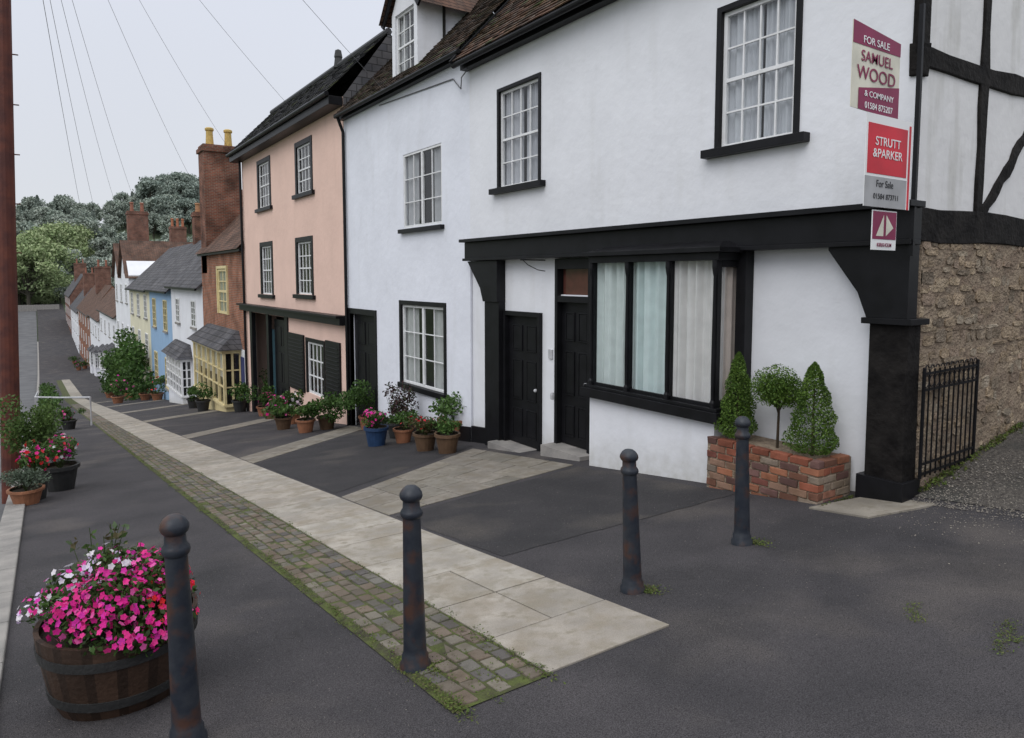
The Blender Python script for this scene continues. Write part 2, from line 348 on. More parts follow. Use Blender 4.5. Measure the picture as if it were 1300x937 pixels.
def patch(q,nm):
    mb=MB();n=16
    def pt(u,v): 
        x=(q[0][0]*(1-u)+q[1][0]*u)*(1-v)+(q[3][0]*(1-u)+q[2][0]*u)*v;y=(q[0][1]*(1-u)+q[1][1]*u)*(1-v)+(q[3][1]*(1-u)+q[2][1]*u)*v
        if u in(0,1): x+=.012*math.sin(y*9)+.008*math.sin(y*31)
        if v in(0,1): y+=.012*math.sin(x*11)+.008*math.sin(x*29)
        return (x,y,P(y)+.004)
    for j in range(n):
        for i in range(n): mb.poly([pt(i/n,j/n),pt((i+1)/n,j/n),pt((i+1)/n,(j+1)/n),pt(i/n,(j+1)/n)])
    mb.done(nm,'asphalt_new')
patch([(3.2,4.9),(6.35,4.9),(6.4,7.75),(3.2,7.05)],'tarmac_patch')
patch([(3.2,9.0),(6.7,11.2),(6.9,16.7),(3.2,13.1)],'tarmac_patch')
mb=MB()
y=-10
while y<200:
    l=.9 if y<60 else 6
    mb.hexa([(x,yy_,P(yy_)+dz) for dz in (-.7,.035) for x,yy_ in ((KX-.24,y),(KX,y),(KX,y+l-.012),(KX-.24,y+l-.012))]);y+=l
mb.done('kerb_wall','kerb',bevel=.012)
def pave(mb,q,nu,nv,h,pal,gap=.008,jit=.0,stag=False):
    A,B,C,D=q
    def pt(u,v):
        x=(A[0]*(1-u)+B[0]*u)*(1-v)+(D[0]*(1-u)+C[0]*u)*v;y=(A[1]*(1-u)+B[1]*u)*(1-v)+(D[1]*(1-u)+C[1]*u)*v;return x,y
    lu=max(.01,math.hypot(B[0]-A[0],B[1]-A[1]));lv=math.hypot(D[0]-A[0],D[1]-A[1])
    for j in range(nv):
        us=[i/nu for i in range(nu+1)]
        if stag and j%2: us=[0]+[(i+.5)/nu for i in range(nu)]+[1]
        us=[us[0]]+[w+U(-.1,.1)/nu for w in us[1:-1]]+[us[-1]]
        for a,b in zip(us,us[1:]):
            c,d=j/nv,(j+1)/nv;gu=gap/lu;gv=gap/lv;hh=h+U(-jit,jit)
            c4=[pt(a+gu,c+gv),pt(b-gu,c+gv),pt(b-gu,d-gv),pt(a+gu,d-gv)]
            if jit: c4=[(x+U(-jit,jit),y_+U(-jit,jit)) for x,y_ in c4]
            t=random.choice(pal);v=U(.88,1.1);tl=[U(-jit,jit)*.6 for _ in range(4)]
            mb.hexa([(x,y_,P(y_)-.03) for x,y_ in c4]+[(x,y_,P(y_)+hh+e) for (x,y_),e in zip(c4,tl)],(t[0]*v,t[1]*v,t[2]*v))
SL=((.345,.31,.268),(.37,.335,.29),(.325,.295,.255),(.35,.32,.28))
mb=MB();y=2.9
while y<110:
    l=U(.5,.8) if y<40 else 4
    k=2 if (random.random()<.12 and y<40) else 1
    pave(mb,((2.2,y),(3.14,y),(3.14,y+l),(2.2,y+l)),k,1,.012,SL,.005,.0015);y+=l
mb.done('stone_footpath','slab',bevel=.004)
mb=MB();CB=((.16,.125,.10),(.135,.125,.11),(.165,.13,.10),(.11,.10,.095),(.18,.16,.13),(.15,.125,.10))
y=2.9
while y<60:
    l=.15 if y<32 else 1.0
    nn=5 if y<32 else 2
    for c in range(nn):
        xa=1.66+.53*c/nn;xb=1.66+.53*(c+1)/nn;o=(.075 if c%2 else 0)
        pave(mb,((xa,y+o),(xb,y+o),(xb,y+l+o),(xa,y+l+o)),1,1,.012,CB,.0075,.006,False)
    y+=l
mb.done('cobble_strip','slab',bevel=.009)
sheet('cobble_bed','moss',[1.6,1.9,2.2],[2.88]+[4+i*2 for i in range(55)],lambda x,y:P(y)+.006)
PS=((.24,.215,.185),(.255,.23,.195),(.225,.205,.175),(.245,.22,.185))
mb=MB()
pave(mb,((3.16,7.15),(3.16,8.65),(6.5,10.9),(6.45,7.9)),3,6,.010,PS,.006,.001,True)
pave(mb,((3.16,13.2),(3.16,14.3),(6.9,18.1),(6.9,16.9)),2,6,.010,PS,.006,.001,True)
for a,b in ((20,24),(29,32.5),(38,42),(48,52),(58,63)):
    pave(mb,((3.16,a),(3.16,a+1.2),(6.9,b+1.2),(6.9,b)),2,5,.010,PS,.008,.002,True)
pave(mb,((6.2,3.35),(6.2,3.95),(7.15,3.75),(7.15,3.1)),1,1,.02,PS,.0,.0)
mb.done('stone_crossing_paths','slab',bevel=.004)
mb=MB();WP=((.11,.16,.03),(.14,.16,.045),(.07,.10,.02),(.10,.09,.04))
for _ in range(900):
    e=random.choice((1.65,2.19,1.64,1.62,U(1.65,2.2),U(1.65,2.2)));y=2.85+22*random.random()**1.4;x=e+random.gauss(0,.018)
    for k in range(random.randint(6,26)): 
        mb.leaf((x+random.gauss(0,.014),y+random.gauss(0,.05),P(y)+U(.012,.022)),U(.004,.010),random.choice(WP),2.5)
for (bx,by) in ((1.69,3.48),(3.4,3.51),(4.83,3.68)):
    for k in range(420):
        x=bx+abs(random.gauss(0,.07))+.03;y=by+random.gauss(0,.06)-.07;mb.leaf((x,y,P(y)+U(.003,.018)),U(.005,.012),random.choice(WP),2)
for _ in range(90):
    x=U(7.2,9.5);y=3.42-abs(random.gauss(0,.05));
    for k in range(12): mb.leaf((x+random.gauss(0,.05),y,G(x,y)+U(.01,.06)),U(.01,.022),random.choice(WP),1)
for _ in range(34):
    x=U(6.3,7.0) ;y=3.9-abs(random.gauss(0,.02))
    for k in range(8): mb.leaf((x+random.gauss(0,.03),y,P(y)+U(.003,.03)),U(.006,.014),random.choice(WP),1)
for cx_,cy_ in ((1160,790),(1270,830),(1285,815)):
    x0_,y0_=gp(cx_,cy_)
    for s_ in range(9):
        x=x0_+s_*.03+random.gauss(0,.02);y=y0_+s_*.012+random.gauss(0,.02)
        for k in range(22): mb.leaf((x+random.gauss(0,.03),y+random.gauss(0,.02),G(x,y)+U(.006,.012)),U(.004,.009),random.choice(WP),2.5)
mb.done('moss_tufts','leaf')
mb=MB();GC=((.20,.175,.15),(.14,.125,.11),(.25,.225,.19),(.10,.09,.085))
def chip(x,y,s):
    z=G(x,y)+.006;c=random.choice(GC);v=U(.8,1.2);a=U(0,6.28);pts=[(x+s*U(.7,1.2)*math.cos(a+k*2.09),y+s*U(.7,1.2)*math.sin(a+k*2.09)) for k in range(3)];ap=(x+U(-.3,.3)*s,y+U(-.3,.3)*s,z+s*U(.5,.9));cc=tuple(q*v for q in c)
    for k in range(3): mb.poly([(*pts[k],z),(*pts[(k+1)%3],z),ap],cc)
for _ in range(9000):
    x=6.95+5*random.random()**1.3;y=U(1.7,3.42);chip(x,y,U(.004,.014))
for _ in range(1500):
    x=7.0+random.gauss(0,.5);y=2.5+random.gauss(0,.6)
    if y<3.3: chip(x,y,U(.003,.009))
for _ in range(2600):
    x=U(3.2,6.9);y=U(2.2,8);chip(x,y,U(.0015,.0045))
for _ in range(1500):
    x=U(-.2,1.6);y=U(2.6,8);chip(x,y,U(.0015,.004))
mb.done('loose_chippings','pot')
# ================================================================ MAIN WHITE HOUSE
H=empty('white_timbered_house',(9.5,7.6,-2));S=Set()
X=7.0;YC=3.47;YL=fp(597,300)[0]
EZ=4.0
wA=rect(910,1017,12,190);wB=rect(632,687,114,240)
d1=(9.5,10.62,-3.2,-.6);d2=(8.22,9.02,-3.0,-.38);fan=(8.22,9.02,-.28,.14)
Wm=MB()
wall(Wm,X,YC,YL,.5,EZ+.1,[wA,wB])
wall(Wm,X+.05,YC,YL,-4.2,.5,[d1,d2,fan,(5.5,7.6,-1.7,.2)])
Wm.poly([(14,YC,-3),(14,YL,-3),(14,YL,5),(14,YC,5)])
Wm.poly([(X+.05,YC+.03,-4),(14,YC+.03,-4),(14,YC+.03,.5),(X+.05,YC+.03,.5)])
Wm.poly([(X,YL,3),(14,YL,3),(14,YL,6),(11,YL,8.6)])
Wm.done('walls','white',H)
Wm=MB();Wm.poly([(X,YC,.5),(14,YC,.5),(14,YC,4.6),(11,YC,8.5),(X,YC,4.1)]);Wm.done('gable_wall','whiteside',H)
sash(S,wA,X,4,4,.05,.07,curt=(.60,.61,.65),curtmode='full')
sash(S,wB,X,4,4,.045,.06,curt=(.52,.52,.56),curtmode='full')
for w,e in ((wA,.13),(wB,.13)): S['black'].box(X-.12,X+.05,w[0]-e,w[1]+e,w[2]-.1,w[2]-.002)
S['black'].box(X-.16,X+.04,YC-.06,YL-.05,.36,.66);S['black'].box(X-.26,X+.02,YC-.1,YL,.662,.72);S['black'].box(X-.2,X,YC-.08,YL-.03,.31,.358)
S['black'].prismX([(YC-.05,-.4),(3.82,-.4),(3.92,-.15),(4.25,.28),(4.25,.35),(YC-.05,.35)],X-.14,X+.045)
S['timber'].box(X-.1,X+.15,YC-.05,3.8,-2.3,-.4,j=.008);S['black'].box(X-.16,X+.2,YC-.1,3.86,-.46,-.4)
S['black'].box(X-.14,X+.2,YC-.08,3.86,-2.45,-2.0)
pL=rect(621,639,335,560)
S['black'].box(X-.1,X+.04,pL[0],pL[1],-3.4,-.45)
S['black'].prismX([(pL[0],-.448),(pL[1],-.448),(pL[1]+.1,-.2),(YL-.12,.3),(pL[0],.3)],X-.14,X+.045)
for d in (d1,):
    S['black'].box(X-.02,X+.1,d[0]-.0,d[0]+.07,d[2],d[3]);S['black'].box(X-.02,X+.1,d[1]-.07,d[1],d[2],d[3]);S['black'].box(X-.018,X+.1,d[0]+.07,d[1]-.07,d[3]-.08,d[3])
door(S,(d1[0]+.07,d1[1]-.07,-2.98,d1[3]-.08),X+.03)
S['black'].box(X-.03,X+.12,8.14,8.24,-3,.3);S['black'].box(X-.03,X+.12,9.0,9.07,-3,.3);S['black'].box(X-.028,X+.12,8.24,9.0,-.4,-.3);S['black'].box(X-.028,X+.12,8.24,9.0,.13,.3)
S['black'].box(X-.03,X+.1,7.6,8.14,-.02,.3)
door(S,(8.24,9.0,-2.72,-.4),X+.03)
S['glass'].poly([(X+.06,9.0,-.3),(X+.06,8.24,-.3),(X+.06,8.24,.13),(X+.06,9.0,.13)])
S['redwood'].poly([(X+.1,9.0,-.3),(X+.1,8.24,-.3),(X+.1,8.24,.13),(X+.1,9.0,.13)])
S['kerb'].box(X-.28,X+.1,8.1,9.1,-3.1,-2.73);S['kerb'].box(X-.3,X+.1,9.4,10.7,-3.3,-2.99)
pz=lambda a,b,nm,x_:(lambda pb:(pb.hexa([(x_-.03,a,P(a)-.3),(X+.06,a,P(a)-.3),(X+.06,b,P(b)-.3),(x_-.03,b,P(b)-.3),(x_-.03,a,P(a)+.3),(X+.06,a,P(a)+.3),(X+.06,b,P(b)+.32),(x_-.03,b,P(b)+.32)]),pb.done(nm,'black',H)))(MB())
pz(pL[1]+.002,YL,'plinth',X+.03)
# bay
BX=6.55;b0,b1=5.42,7.64;zs_,zt_=-1.56,.2
S['white'].box(BX+.02,X+.04,b0+.02,b1+.06,-3.2,zs_-.15)
S['black'].box(BX-.09,X+.04,b0-.1,b1+.16,zs_-.15,zs_-.02);S['black'].box(BX-.05,X+.04,b0-.06,b1+.12,zs_-.018,zs_+.02)
S['black'].box(BX-.03,X+.04,b0-.03,b1+.05,zt_,zt_+.09);S['black'].box(BX-.10,X+.04,b0-.10,b1+.12,zt_+.092,zt_+.15)
S['black'].hexa([(BX-.06,b0-.06,.352),(X,b0-.06,.352),(X,b1+.08,.352),(BX-.06,b1+.08,.352),(BX+.2,b0+.1,.43),(X,b0+.1,.43),(X,b1-.1,.43),(BX+.2,b1-.1,.43)])
for i in range(4):
    y=b0+.035+(b1-b0-.02)*i/3
    S['black'].box(BX+.01,BX+.08,y-.03,y+.03,zs_+.02,zt_)
    S['black'].lathe([(.035,0),(.035,.06),(.022,.09),(.026,.5),(.02,1.55),(.03,1.6),(.038,1.66),(.038,1.74)],(BX-.005,y,zs_+.02),12)
for ya,yb in ((b0,b0),(b1+.04,b1+.04)):
    S['black'].box(BX+.08,X+.04,ya,ya+.05,zs_+.02,zs_+.1);S['black'].box(BX+.08,X+.04,ya,ya+.05,zt_-.08,zt_)
S['black'].box(X-.1,X+.045,b0-.12,b0+.02,zs_-.1,zt_+.12)
for i in range(3):
    ya=b0+.035+(b1-b0-.02)*i/3+.03;yb=b0+.035+(b1-b0-.02)*(i+1)/3-.03
    S['glass'].poly([(BX+.05,yb,zs_),(BX+.05,ya,zs_),(BX+.05,ya,zt_),(BX+.05,yb,zt_)])
    S['black'].box(BX+.03,BX+.06,ya,yb,zs_+.02,zs_+.06)
    col=[(.80,.77,.76),(.70,.80,.80),(.72,.78,.77)][i]
    curtain(S['cloth'],BX+.13,ya-.03,yb+.03,zs_,zt_,col,.042,5)
S['glass'].poly([(BX+.08,b0+.02,zs_),(X-.05,b0+.02,zs_),(X-.05,b0+.02,zt_),(BX+.08,b0+.02,zt_)])
n=24
for k in range(n):
    a,b=BX+.1+(X-BX)*k/n,BX+.1+(X-BX)*(k+1)/n;o=lambda q:b0+.09+.018*math.sin(q*48)
    S['cloth'].poly([(a,o(a),zs_),(b,o(b),zs_),(b,o(b),zt_),(a,o(a),zt_)],(.78,.66,.60))
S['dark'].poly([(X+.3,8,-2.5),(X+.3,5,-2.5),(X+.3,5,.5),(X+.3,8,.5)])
def tim(p0,p1,w):
    a=Vector((p0[0],YC-.03,p0[1]));b=Vector((p1[0],YC-.03,p1[1]));n=14
    t=(b-a).normalized();r=Vector((t.z,0,-t.x));mbt=S['timber'];rings=[]
    for k in range(n+1):
        c=a.lerp(b,k/n)+r*U(-.015,.015);wa,wb=w/2+U(-.022,.018),w/2+U(-.022,.018);i=len(mbt.v)
        mbt.v+=[tuple(c-r*wa+Vector((0,.05,0))),tuple(c-r*wa+Vector((0,U(-.005,.005),0))),tuple(c+r*wb+Vector((0,U(-.005,.005),0))),tuple(c+r*wb+Vector((0,.05,0)))];rings.append(i)
    for i,j in zip(rings,rings[1:]):
        for q in range(4):
            l=(q+1)%4;mbt.f.append((i+q,i+l,j+l,j+q));mbt.c.append((1,1,1))
tim((6.98,.52),(14,.55),.33)
tim((7.0,2.08),(14,2.2),.2)
tim((8.3,.6),(8.3,6),.15);tim((9.95,.6),(9.95,6),.15);tim((11.6,.6),(11.6,6),.17)
tim((8.4,.68),(9.9,2.05),.13);tim((6.99,2.0),(6.99,5),.11);tim((7.0,4.55),(14,4.6),.18)
S['timber'].box(X-.035,X+.1,YC-.03,YC+.06,1.95,4.2,j=.01)
S['timber'].box(X-.04,X+.1,YC-.04,YC+.1,1.9,2.2,j=.015)
S['black'].box(6.82,6.98,YC-.2,YL+.05,EZ-.1,EZ+.02)
S['black'].tube([(6.7,YC-.2,EZ-.02),(6.7,YL+.1,EZ-.02)],.055,10)
S['black'].beam((6.65,YL+.06,EZ-.02),(11,YL+.06,EZ+4.55),.05,.16)
roof_tiles('roof',H,YC-.2,YL+.04,6.66,EZ+.02,11,EZ+4.6)
mb=MB();mb.poly([(11,YC-.2,EZ+4.6),(15,YC-.2,EZ+.4),(15,YL,EZ+.4),(11,YL,EZ+4.6)]);mb.done('roof_back','tile',H)
S['black'].tube([(6.95,9.3,.28),(6.45,9.3,.28)],.012,6);S['black'].tube([(6.95,9.3,.1),(6.8,9.3,.12),(6.6,9.3,.2),(6.5,9.3,.28)],.008,6)
S['metal'].lathe([(.0,0),(.035,.01),(.04,.08),(.03,.12),(0,.13)],(6.9,9.02,-2.0),8)
S['metal'].box(X+.02,X+.06,9.2,9.3,-1.35,-1.2)
flush(S,H,{'black':.006,'timber':.01,'wpaint':.003})
# stone side wall
mb=MB();z=-2.4
ST=((.40,.31,.22),(.35,.27,.19),(.44,.35,.25),(.30,.24,.18),(.37,.31,.24),(.33,.25,.19),(.26,.21,.16))
while z<.33:
    h=U(.05,.15);x=7.2-U(0,.2)
    while x<13:
        l=U(.08,.3)*(1+.4*(h<.09));zz=z+U(-.02,.02);hh=h*U(.7,1.15);c=random.choice(ST);v=U(.75,1.15);yo=YC-.012-U(.0,.028)
        n=7;ph=U(0,1);pts=[]
        for k in range(n):
            a=2*math.pi*(k+ph)/n;ca,sa=math.cos(a),math.sin(a);e=.55
            px_=x+l/2+(l/2-.006)*math.copysign(abs(ca)**e,ca)*U(.88,1.04);pz_=zz+hh/2+(hh/2-.004)*math.copysign(abs(sa)**e,sa)*U(.85,1.05);pts.append((max(7.17,px_),min(pz_,.35)))
        i=len(mb.v);mb.v+=[(a,YC+.03,b) for a,b in pts]+[(a,yo+U(0,.012),b) for a,b in pts];col=(c[0]*v,c[1]*v,c[2]*v)
        mb.f.append(tuple(i+n+k for k in range(n)));mb.c.append(col)
        for k in range(n): q=(k+1)%n;mb.f.append((i+k,i+q,i+n+q,i+n+k));mb.c.append(col)
        x+=l
    z+=h*.93
mb.done('stone_courses','stone',H,bevel=.012)
mb=MB();mb.box(7.16,13.2,YC-.014,YC+.02,-2.6,.36);mb.done('stone_wall_mortar','mortar',H)
# gate
mb=MB();ga=Vector((7.12,3.36,0));gb=Vector((8.35,3.40,0));zt,zb=-.9,-1.98
for k in range(12):
    p=ga.lerp(gb,k/11);mb.tube([(p.x,p.y,zb),(p.x,p.y,zt+(.02 if k in(0,11) else 0))],.009 if 0<k<11 else .018,6)
for z in (zb+.04,zb+.14,zt-.04,zt-.2): mb.beam((ga.x,ga.y,z),(gb.x,gb.y,z),.012,.025)
for k in range(11):
    p=ga.lerp(gb,(k+.5)/11);pts=[(p.x+.045*math.cos(t*math.pi/5),p.y,zt-.12+.06*math.sin(t*math.pi/5)) for t in range(11)];mb.tube(pts,.005,5)
    pts=[(p.x+.035*math.cos(t*math.pi/5),p.y,zt+.01+.03*math.sin(t*math.pi/5)) for t in range(6)];mb.tube(pts,.006,5)
mb.done('iron_gate','black',origin=(7.7,3.38,zb))
# ================================================================ HOUSE 2
H=empty('white_dormer_house',(9.5,15,-3));S=Set()
Y0,Y1=YL,fp(440,350)[0];E2=4.24
wU=rect(512,561,197,290);wG=rect(508,567,381,484);dr=rect(446,477,398,545)
Wm=MB();wall(Wm,X,Y0,Y1,-5,E2+.1,[wU,wG,(dr[0],dr[1],-4.6,dr[3])],.12)
Wm.poly([(X,Y1,-5),(14,Y1,-5),(14,Y1,6),(11,Y1,8.6),(X,Y1,4.3)]);Wm.poly([(14,Y0,-5),(14,Y1,-5),(14,Y1,5),(14,Y0,5)])
Wm.poly([(X,Y0+.01,-4),(14,Y0+.01,-4),(14,Y0+.01,5),(11,Y0+.01,8.6),(X,Y0+.01,4.2)])
Wm.done('walls','white2',H)
sash(S,wU,X-.02,4,3,.05,0,meet=False,mid=True,curt=(.5,.5,.52),curtmode='side')
S['black'].box(X-.1,X+.02,wU[0]-.1,wU[1]+.12,wU[2]-.12,wU[2]-.03)
sash(S,wG,X,4,3,.055,.1,meet=False,mid=True,curt=(.6,.6,.6),curtmode='side')
S['black'].box(X-.08,X+.06,wG[0]-.02,wG[1]+.02,wG[2]-.12,wG[2])
door(S,(dr[0],dr[1],P(17)-.02,dr[3]),X+.08)
S['black'].box(X-.03,X+.1,dr[0]-.12,dr[0],-4.6,dr[3]+.15);S['black'].box(X-.03,X+.1,dr[1],dr[1]+.12,-4.6,dr[3]+.15);S['black'].box(X-.028,X+.1,dr[0],dr[1],dr[3],dr[3]+.148)
pz(Y0+.002,dr[0]-.13,'plinth',X)
S['black'].box(6.86,6.99,Y0,Y1,E2-.08,E2+.02);S['black'].tube([(6.76,Y0,E2),(6.76,Y1,E2)],.05,8)
S['black'].tube([(6.76,Y1-.15,E2),(6.93,Y1-.12,E2-.4),(6.93,Y1-.12,P(Y1))],.045,8)
roof_tiles('roof',H,Y0+.1,Y1,6.74,E2+.02,11,E2+4.5,pal=((.075,.055,.045),(.095,.065,.05),(.06,.05,.045)),holes=((14.15,15.5,.4,2.0),))
mb=MB();mb.poly([(11,Y0,E2+4.5),(15,Y0,E2+.4),(15,Y1,E2+.4),(11,Y1,E2+4.5)]);mb.done('roof_back','tile',H)
dy0=fp(530,60,7.05)[0];dy1=fp(498,60,7.05)[0];zb,zt=4.42,5.98;ym=(dy0+dy1)/2
Wm=MB();wall(Wm,7.05,dy0,dy1,zb,zt,[(dy0+.16,dy1-.16,zb+.05,zt-.05)],.1)
for yy_ in (dy0,dy1): Wm.poly([(7.05,yy_,zb-.1),(7.05,yy_,zt),(8.45,yy_,zt)])
Wm.poly([(7.05,dy0,zt),(7.05,dy1,zt),(7.05,ym,zt+.85)]);Wm.done('dormer_walls','white',H)
sash(S,(dy0+.16,dy1-.16,zb+.05,zt-.05),7.07,3,4,.05,0,curt=(.5,.5,.5),curtmode='side')
S['black'].beam((6.95,dy0-.3,zt-.2),(6.95,ym,zt+.98),.16,.05,up=(1,0,0));S['black'].beam((6.95,dy1+.3,zt-.2),(6.95,ym,zt+.98),.16,.05,up=(1,0,0))
mb=MB()
for a in (dy0-.3,dy1+.3): mb.poly([(6.85,a,zt-.15),(6.85,ym,zt+1.0),(9.3,ym,zt+1.0),(8.2,a,zt-.15)])
mb.done('dormer_roof','tile',H)
flush(S,H,{'black':.006,'wpaint':.003})
# ================================================================ PINK HOUSE
H=empty('pink_house',(9.5,24,-4));S=Set()
Y0,Y1=Y1+.02,fp(311,350)[0];E3=4.82;RZ=6.75
holes=[rect(327,344,205,266),rect(375,397,182,248),rect(331,347,308,373),rect(376,398,302,373)]
zf=-1.12
gw=rect(389,413,428,497);gar=rect(322,365,412,520)
wall_h=holes+[gw,(gar[0],gar[1],-6.5,zf-.25)]
Wm=MB();wall(Wm,X,Y0,Y1,-7,E3,wall_h,.15)
Wm.poly([(X,Y1,-7),(11,Y1,-7),(11,Y1,4.5),(8.35,Y1,RZ-.05),(X,Y1,E3)]);Wm.poly([(11,Y0,-6),(11,Y1,-6),(11,Y1,4.5),(11,Y0,4.5)]);Wm.done('walls','pink',H)
Wm=MB();Wm.poly([(X,Y0,4),(X,Y0,E3),(8.35,Y0,RZ-.05),(11,Y0,4.5)]);Wm.done('gable_slates','slate',H)
for h in holes:
    sash(S,h,X,4,4,.05,.16,fm='wpaint',om='black',curt=None,meet=True,bar=.03)
    S['black'].box(X-.1,X+.03,h[0]-.15,h[1]+.15,h[2]-.14,h[2]-.01)
sash(S,gw,X,4,3,.07,.12,curt=None,bar=.04)
for a,b in (rect(368,388,426,500)[0:2],rect(415,434,426,500)[0:2]):
    S['black'].box(X-.06,X-.005,a+.03,b-.03,gw[2]-.05,gw[3]+.05)
    for k in range(14):
        z=gw[2]+.05+k*(gw[3]-gw[2]-.1)/14;S['black'].box(X-.075,X-.058,a+.12,b-.12,z,z+.04)
S['black'].box(X-.22,X+.02,Y0,Y1+.2,zf-.2,zf);S['black'].box(X-.32,X+.02,Y0,Y1+.25,zf+.002,zf+.07)
ys_=(gar[0]+gar[1])/2
S['black'].box(X-.05,X+.1,gar[1]-.1,gar[1]+.25,-6.5,zf-.2);S['black'].box(X-.05,X+.1,gar[0]-.25,gar[0]+.1,-6.5,zf-.2);S['black'].box(X-.04,X+.1,ys_-.15,ys_+.15,-6.5,zf-.2)
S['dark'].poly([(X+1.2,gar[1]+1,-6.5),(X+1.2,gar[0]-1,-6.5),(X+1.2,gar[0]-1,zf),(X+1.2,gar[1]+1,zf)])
mb=MB();door(S,(gar[0]+.1,ys_-.2,P(24)-.2,zf-.4),X+.12)
mb.box(X+.5,X+.56,ys_+.2,gar[1]-.15,P(26)-.3,zf-.9,(.02,.06,.08));mb.done('teal_door','pot',H)
S['black'].box(6.6,6.99,Y0,Y1+.3,E3-.25,E3-.02);S['black'].tube([(6.55,Y0,E3+.02),(6.55,Y1+.4,E3+.02)],.07,8)
S['black'].tube([(6.9,Y1-.1,E3-.2),(6.93,Y1-.1,P(Y1))],.05,8)
roof_tiles('roof',H,Y0,Y1+.35,6.52,E3+.03,8.35,RZ,.22,.28,((.045,.045,.05),(.06,.058,.06),(.038,.038,.042)))
mb=MB();mb.poly([(8.35,Y0,RZ-.02),(11.5,Y0,4.2),(11.5,Y1+.3,4.2),(8.35,Y1+.3,RZ-.02)]);mb.done('roof_back','slate',H)
mb=MB();mb.tube([(8.35,Y0-.0,RZ+.01),(8.35,Y1+.35,RZ+.01)],.1,8,(.06,.06,.065))
mb.lathe([(.16,0),(.12,.3),(.14,.35),(.1,.55),(0,.6)],(8.35,22.3,RZ-.05),8,[(.05,.05,.05)]*4);mb.done('ridge','pot',H)
flush(S,H,{'black':.008})
# ================================================================ BRICK HOUSE
H=empty('brick_house',(9.5,34,-6));S=Set()
Y0,Y1=Y1+.03,fp(258,400)[0];E=1.2
w1=rect(277,290,338,397)
Wm=MB();wall(Wm,X,Y0,Y1,-9,E,[w1],.12);Wm.poly([(X,Y1,-9),(12.5,Y1,-9),(12.5,Y1,1.2),(9.7,Y1,4.2),(X,Y1,1.2)]);Wm.poly([(X,Y0,-9),(X,Y0,1.2),(9.7,Y0,4.2),(12.5,Y0,1.2),(12.5,Y0,-9)]);Wm.done('walls','brick',H)
sash(S,w1,X-.05,2,4,.12,.12,fm='yellow',om='yellow',curt=(.5,.48,.4),bar=.05)
r=rect(260,311,436,500,6.25)
r=(30.6,37.3,r[2],r[3])
def bay(S,r,Xf,m,n,rows=3,hood='slate',plinth='brick'):
    y0,y1,z0,z1=r;g=P((y0+y1)/2)-1
    S[plinth].box(Xf+.08,X,y0+.08,y1-.08,g,z0);S[m].box(Xf-.05,X,y0-.05,y1+.05,z0,z0+.1);S[m].box(Xf-.05,X,y0-.05,y1+.05,z1-.15,z1)
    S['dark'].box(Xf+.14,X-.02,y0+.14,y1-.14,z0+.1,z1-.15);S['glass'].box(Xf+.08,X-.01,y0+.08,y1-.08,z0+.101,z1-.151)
    curtain(S['cloth'],Xf+.115,y0+.15,y1-.15,z0+.1+(z1-z0)*.45,z1-.16,(.6,.58,.52),.012,3)
    for k in range(n+1):
        y=y0+.06+(y1-y0-.12)*k/n;w=.09 if k in(0,n) else .06;S[m].box(Xf,Xf+.1,y-w,y+w,z0+.1,z1-.15)
    for k in range(1,rows):
        z=z0+.1+(z1-z0-.25)*k/rows;S[m].box(Xf+.02,Xf+.09,y0,y1,z-.025,z+.025);S[m].box(Xf+.1,X,y0+.02,y0+.09,z-.025,z+.025)
    S[m].box(X-.1,X-.005,y0,y0+.1,z0+.1,z1-.15);S[m].box((Xf+X)/2-.04,(Xf+X)/2+.04,y0+.01,y0+.1,z0+.1,z1-.15)
    S[hood].hexa([(Xf-.25,y0-.25,z1),(X,y0-.25,z1),(X,y1+.25,z1),(Xf-.25,y1+.25,z1),(X-.12,y0+.35,z1+.75),(X,y0+.35,z1+.75),(X,y1-.35,z1+.75),(X-.12,y1-.35,z1+.75)])
bay(S,r,6.25,'yellow',6,3,plinth='yellow')
S['black'].box(6.8,6.98,Y0,Y1,E-.15,E)
d=(29.95,30.45,-6,-3.2);S['wpaint'].box(X-.05,X-.01,d[0]-.1,d[1]+.1,-6,-3);S['pot'].box(X-.09,X-.055,d[0],d[1],-6,-3.3,(.05,.06,.16))
def chimney(S,x0,x1,y0,y1,z0,z1,npots=2,m='brickc',potcol=(.55,.38,.12),ph=.9):
    S[m].box(x0,x1,y0,y1,z0,z1-.35);S[m].box(x0-.08,x1+.08,y0-.08,y1+.08,z1-.35,z1-.15);S[m].box(x0,x1,y0,y1,z1-.149,z1)
    for k in range(npots):
        x=x0+(x1-x0)*(k+.5)/npots;S['pot'].lathe([(.2,0),(.17,ph*.5),(.16,ph*.8),(.21,ph*.85),(.21,ph*.95),(.14,ph),(.12,ph*.7)],(x,(y0+y1)/2,z1),12,[potcol]*6)
chimney(S,7.0,8.75,37.2,38.45,.2,6.5)
mb=MB();mb.poly([(6.7,Y1+.1,E-.05),(6.7,Y0,E-.05),(9.7,Y0,4.3),(9.7,Y1+.1,4.3)]);mb.poly([(9.7,Y0,4.3),(9.7,Y1,4.3),(13,Y1,1),(13,Y0,1)]);mb.done('roof','tile',H)
flush(S,H)
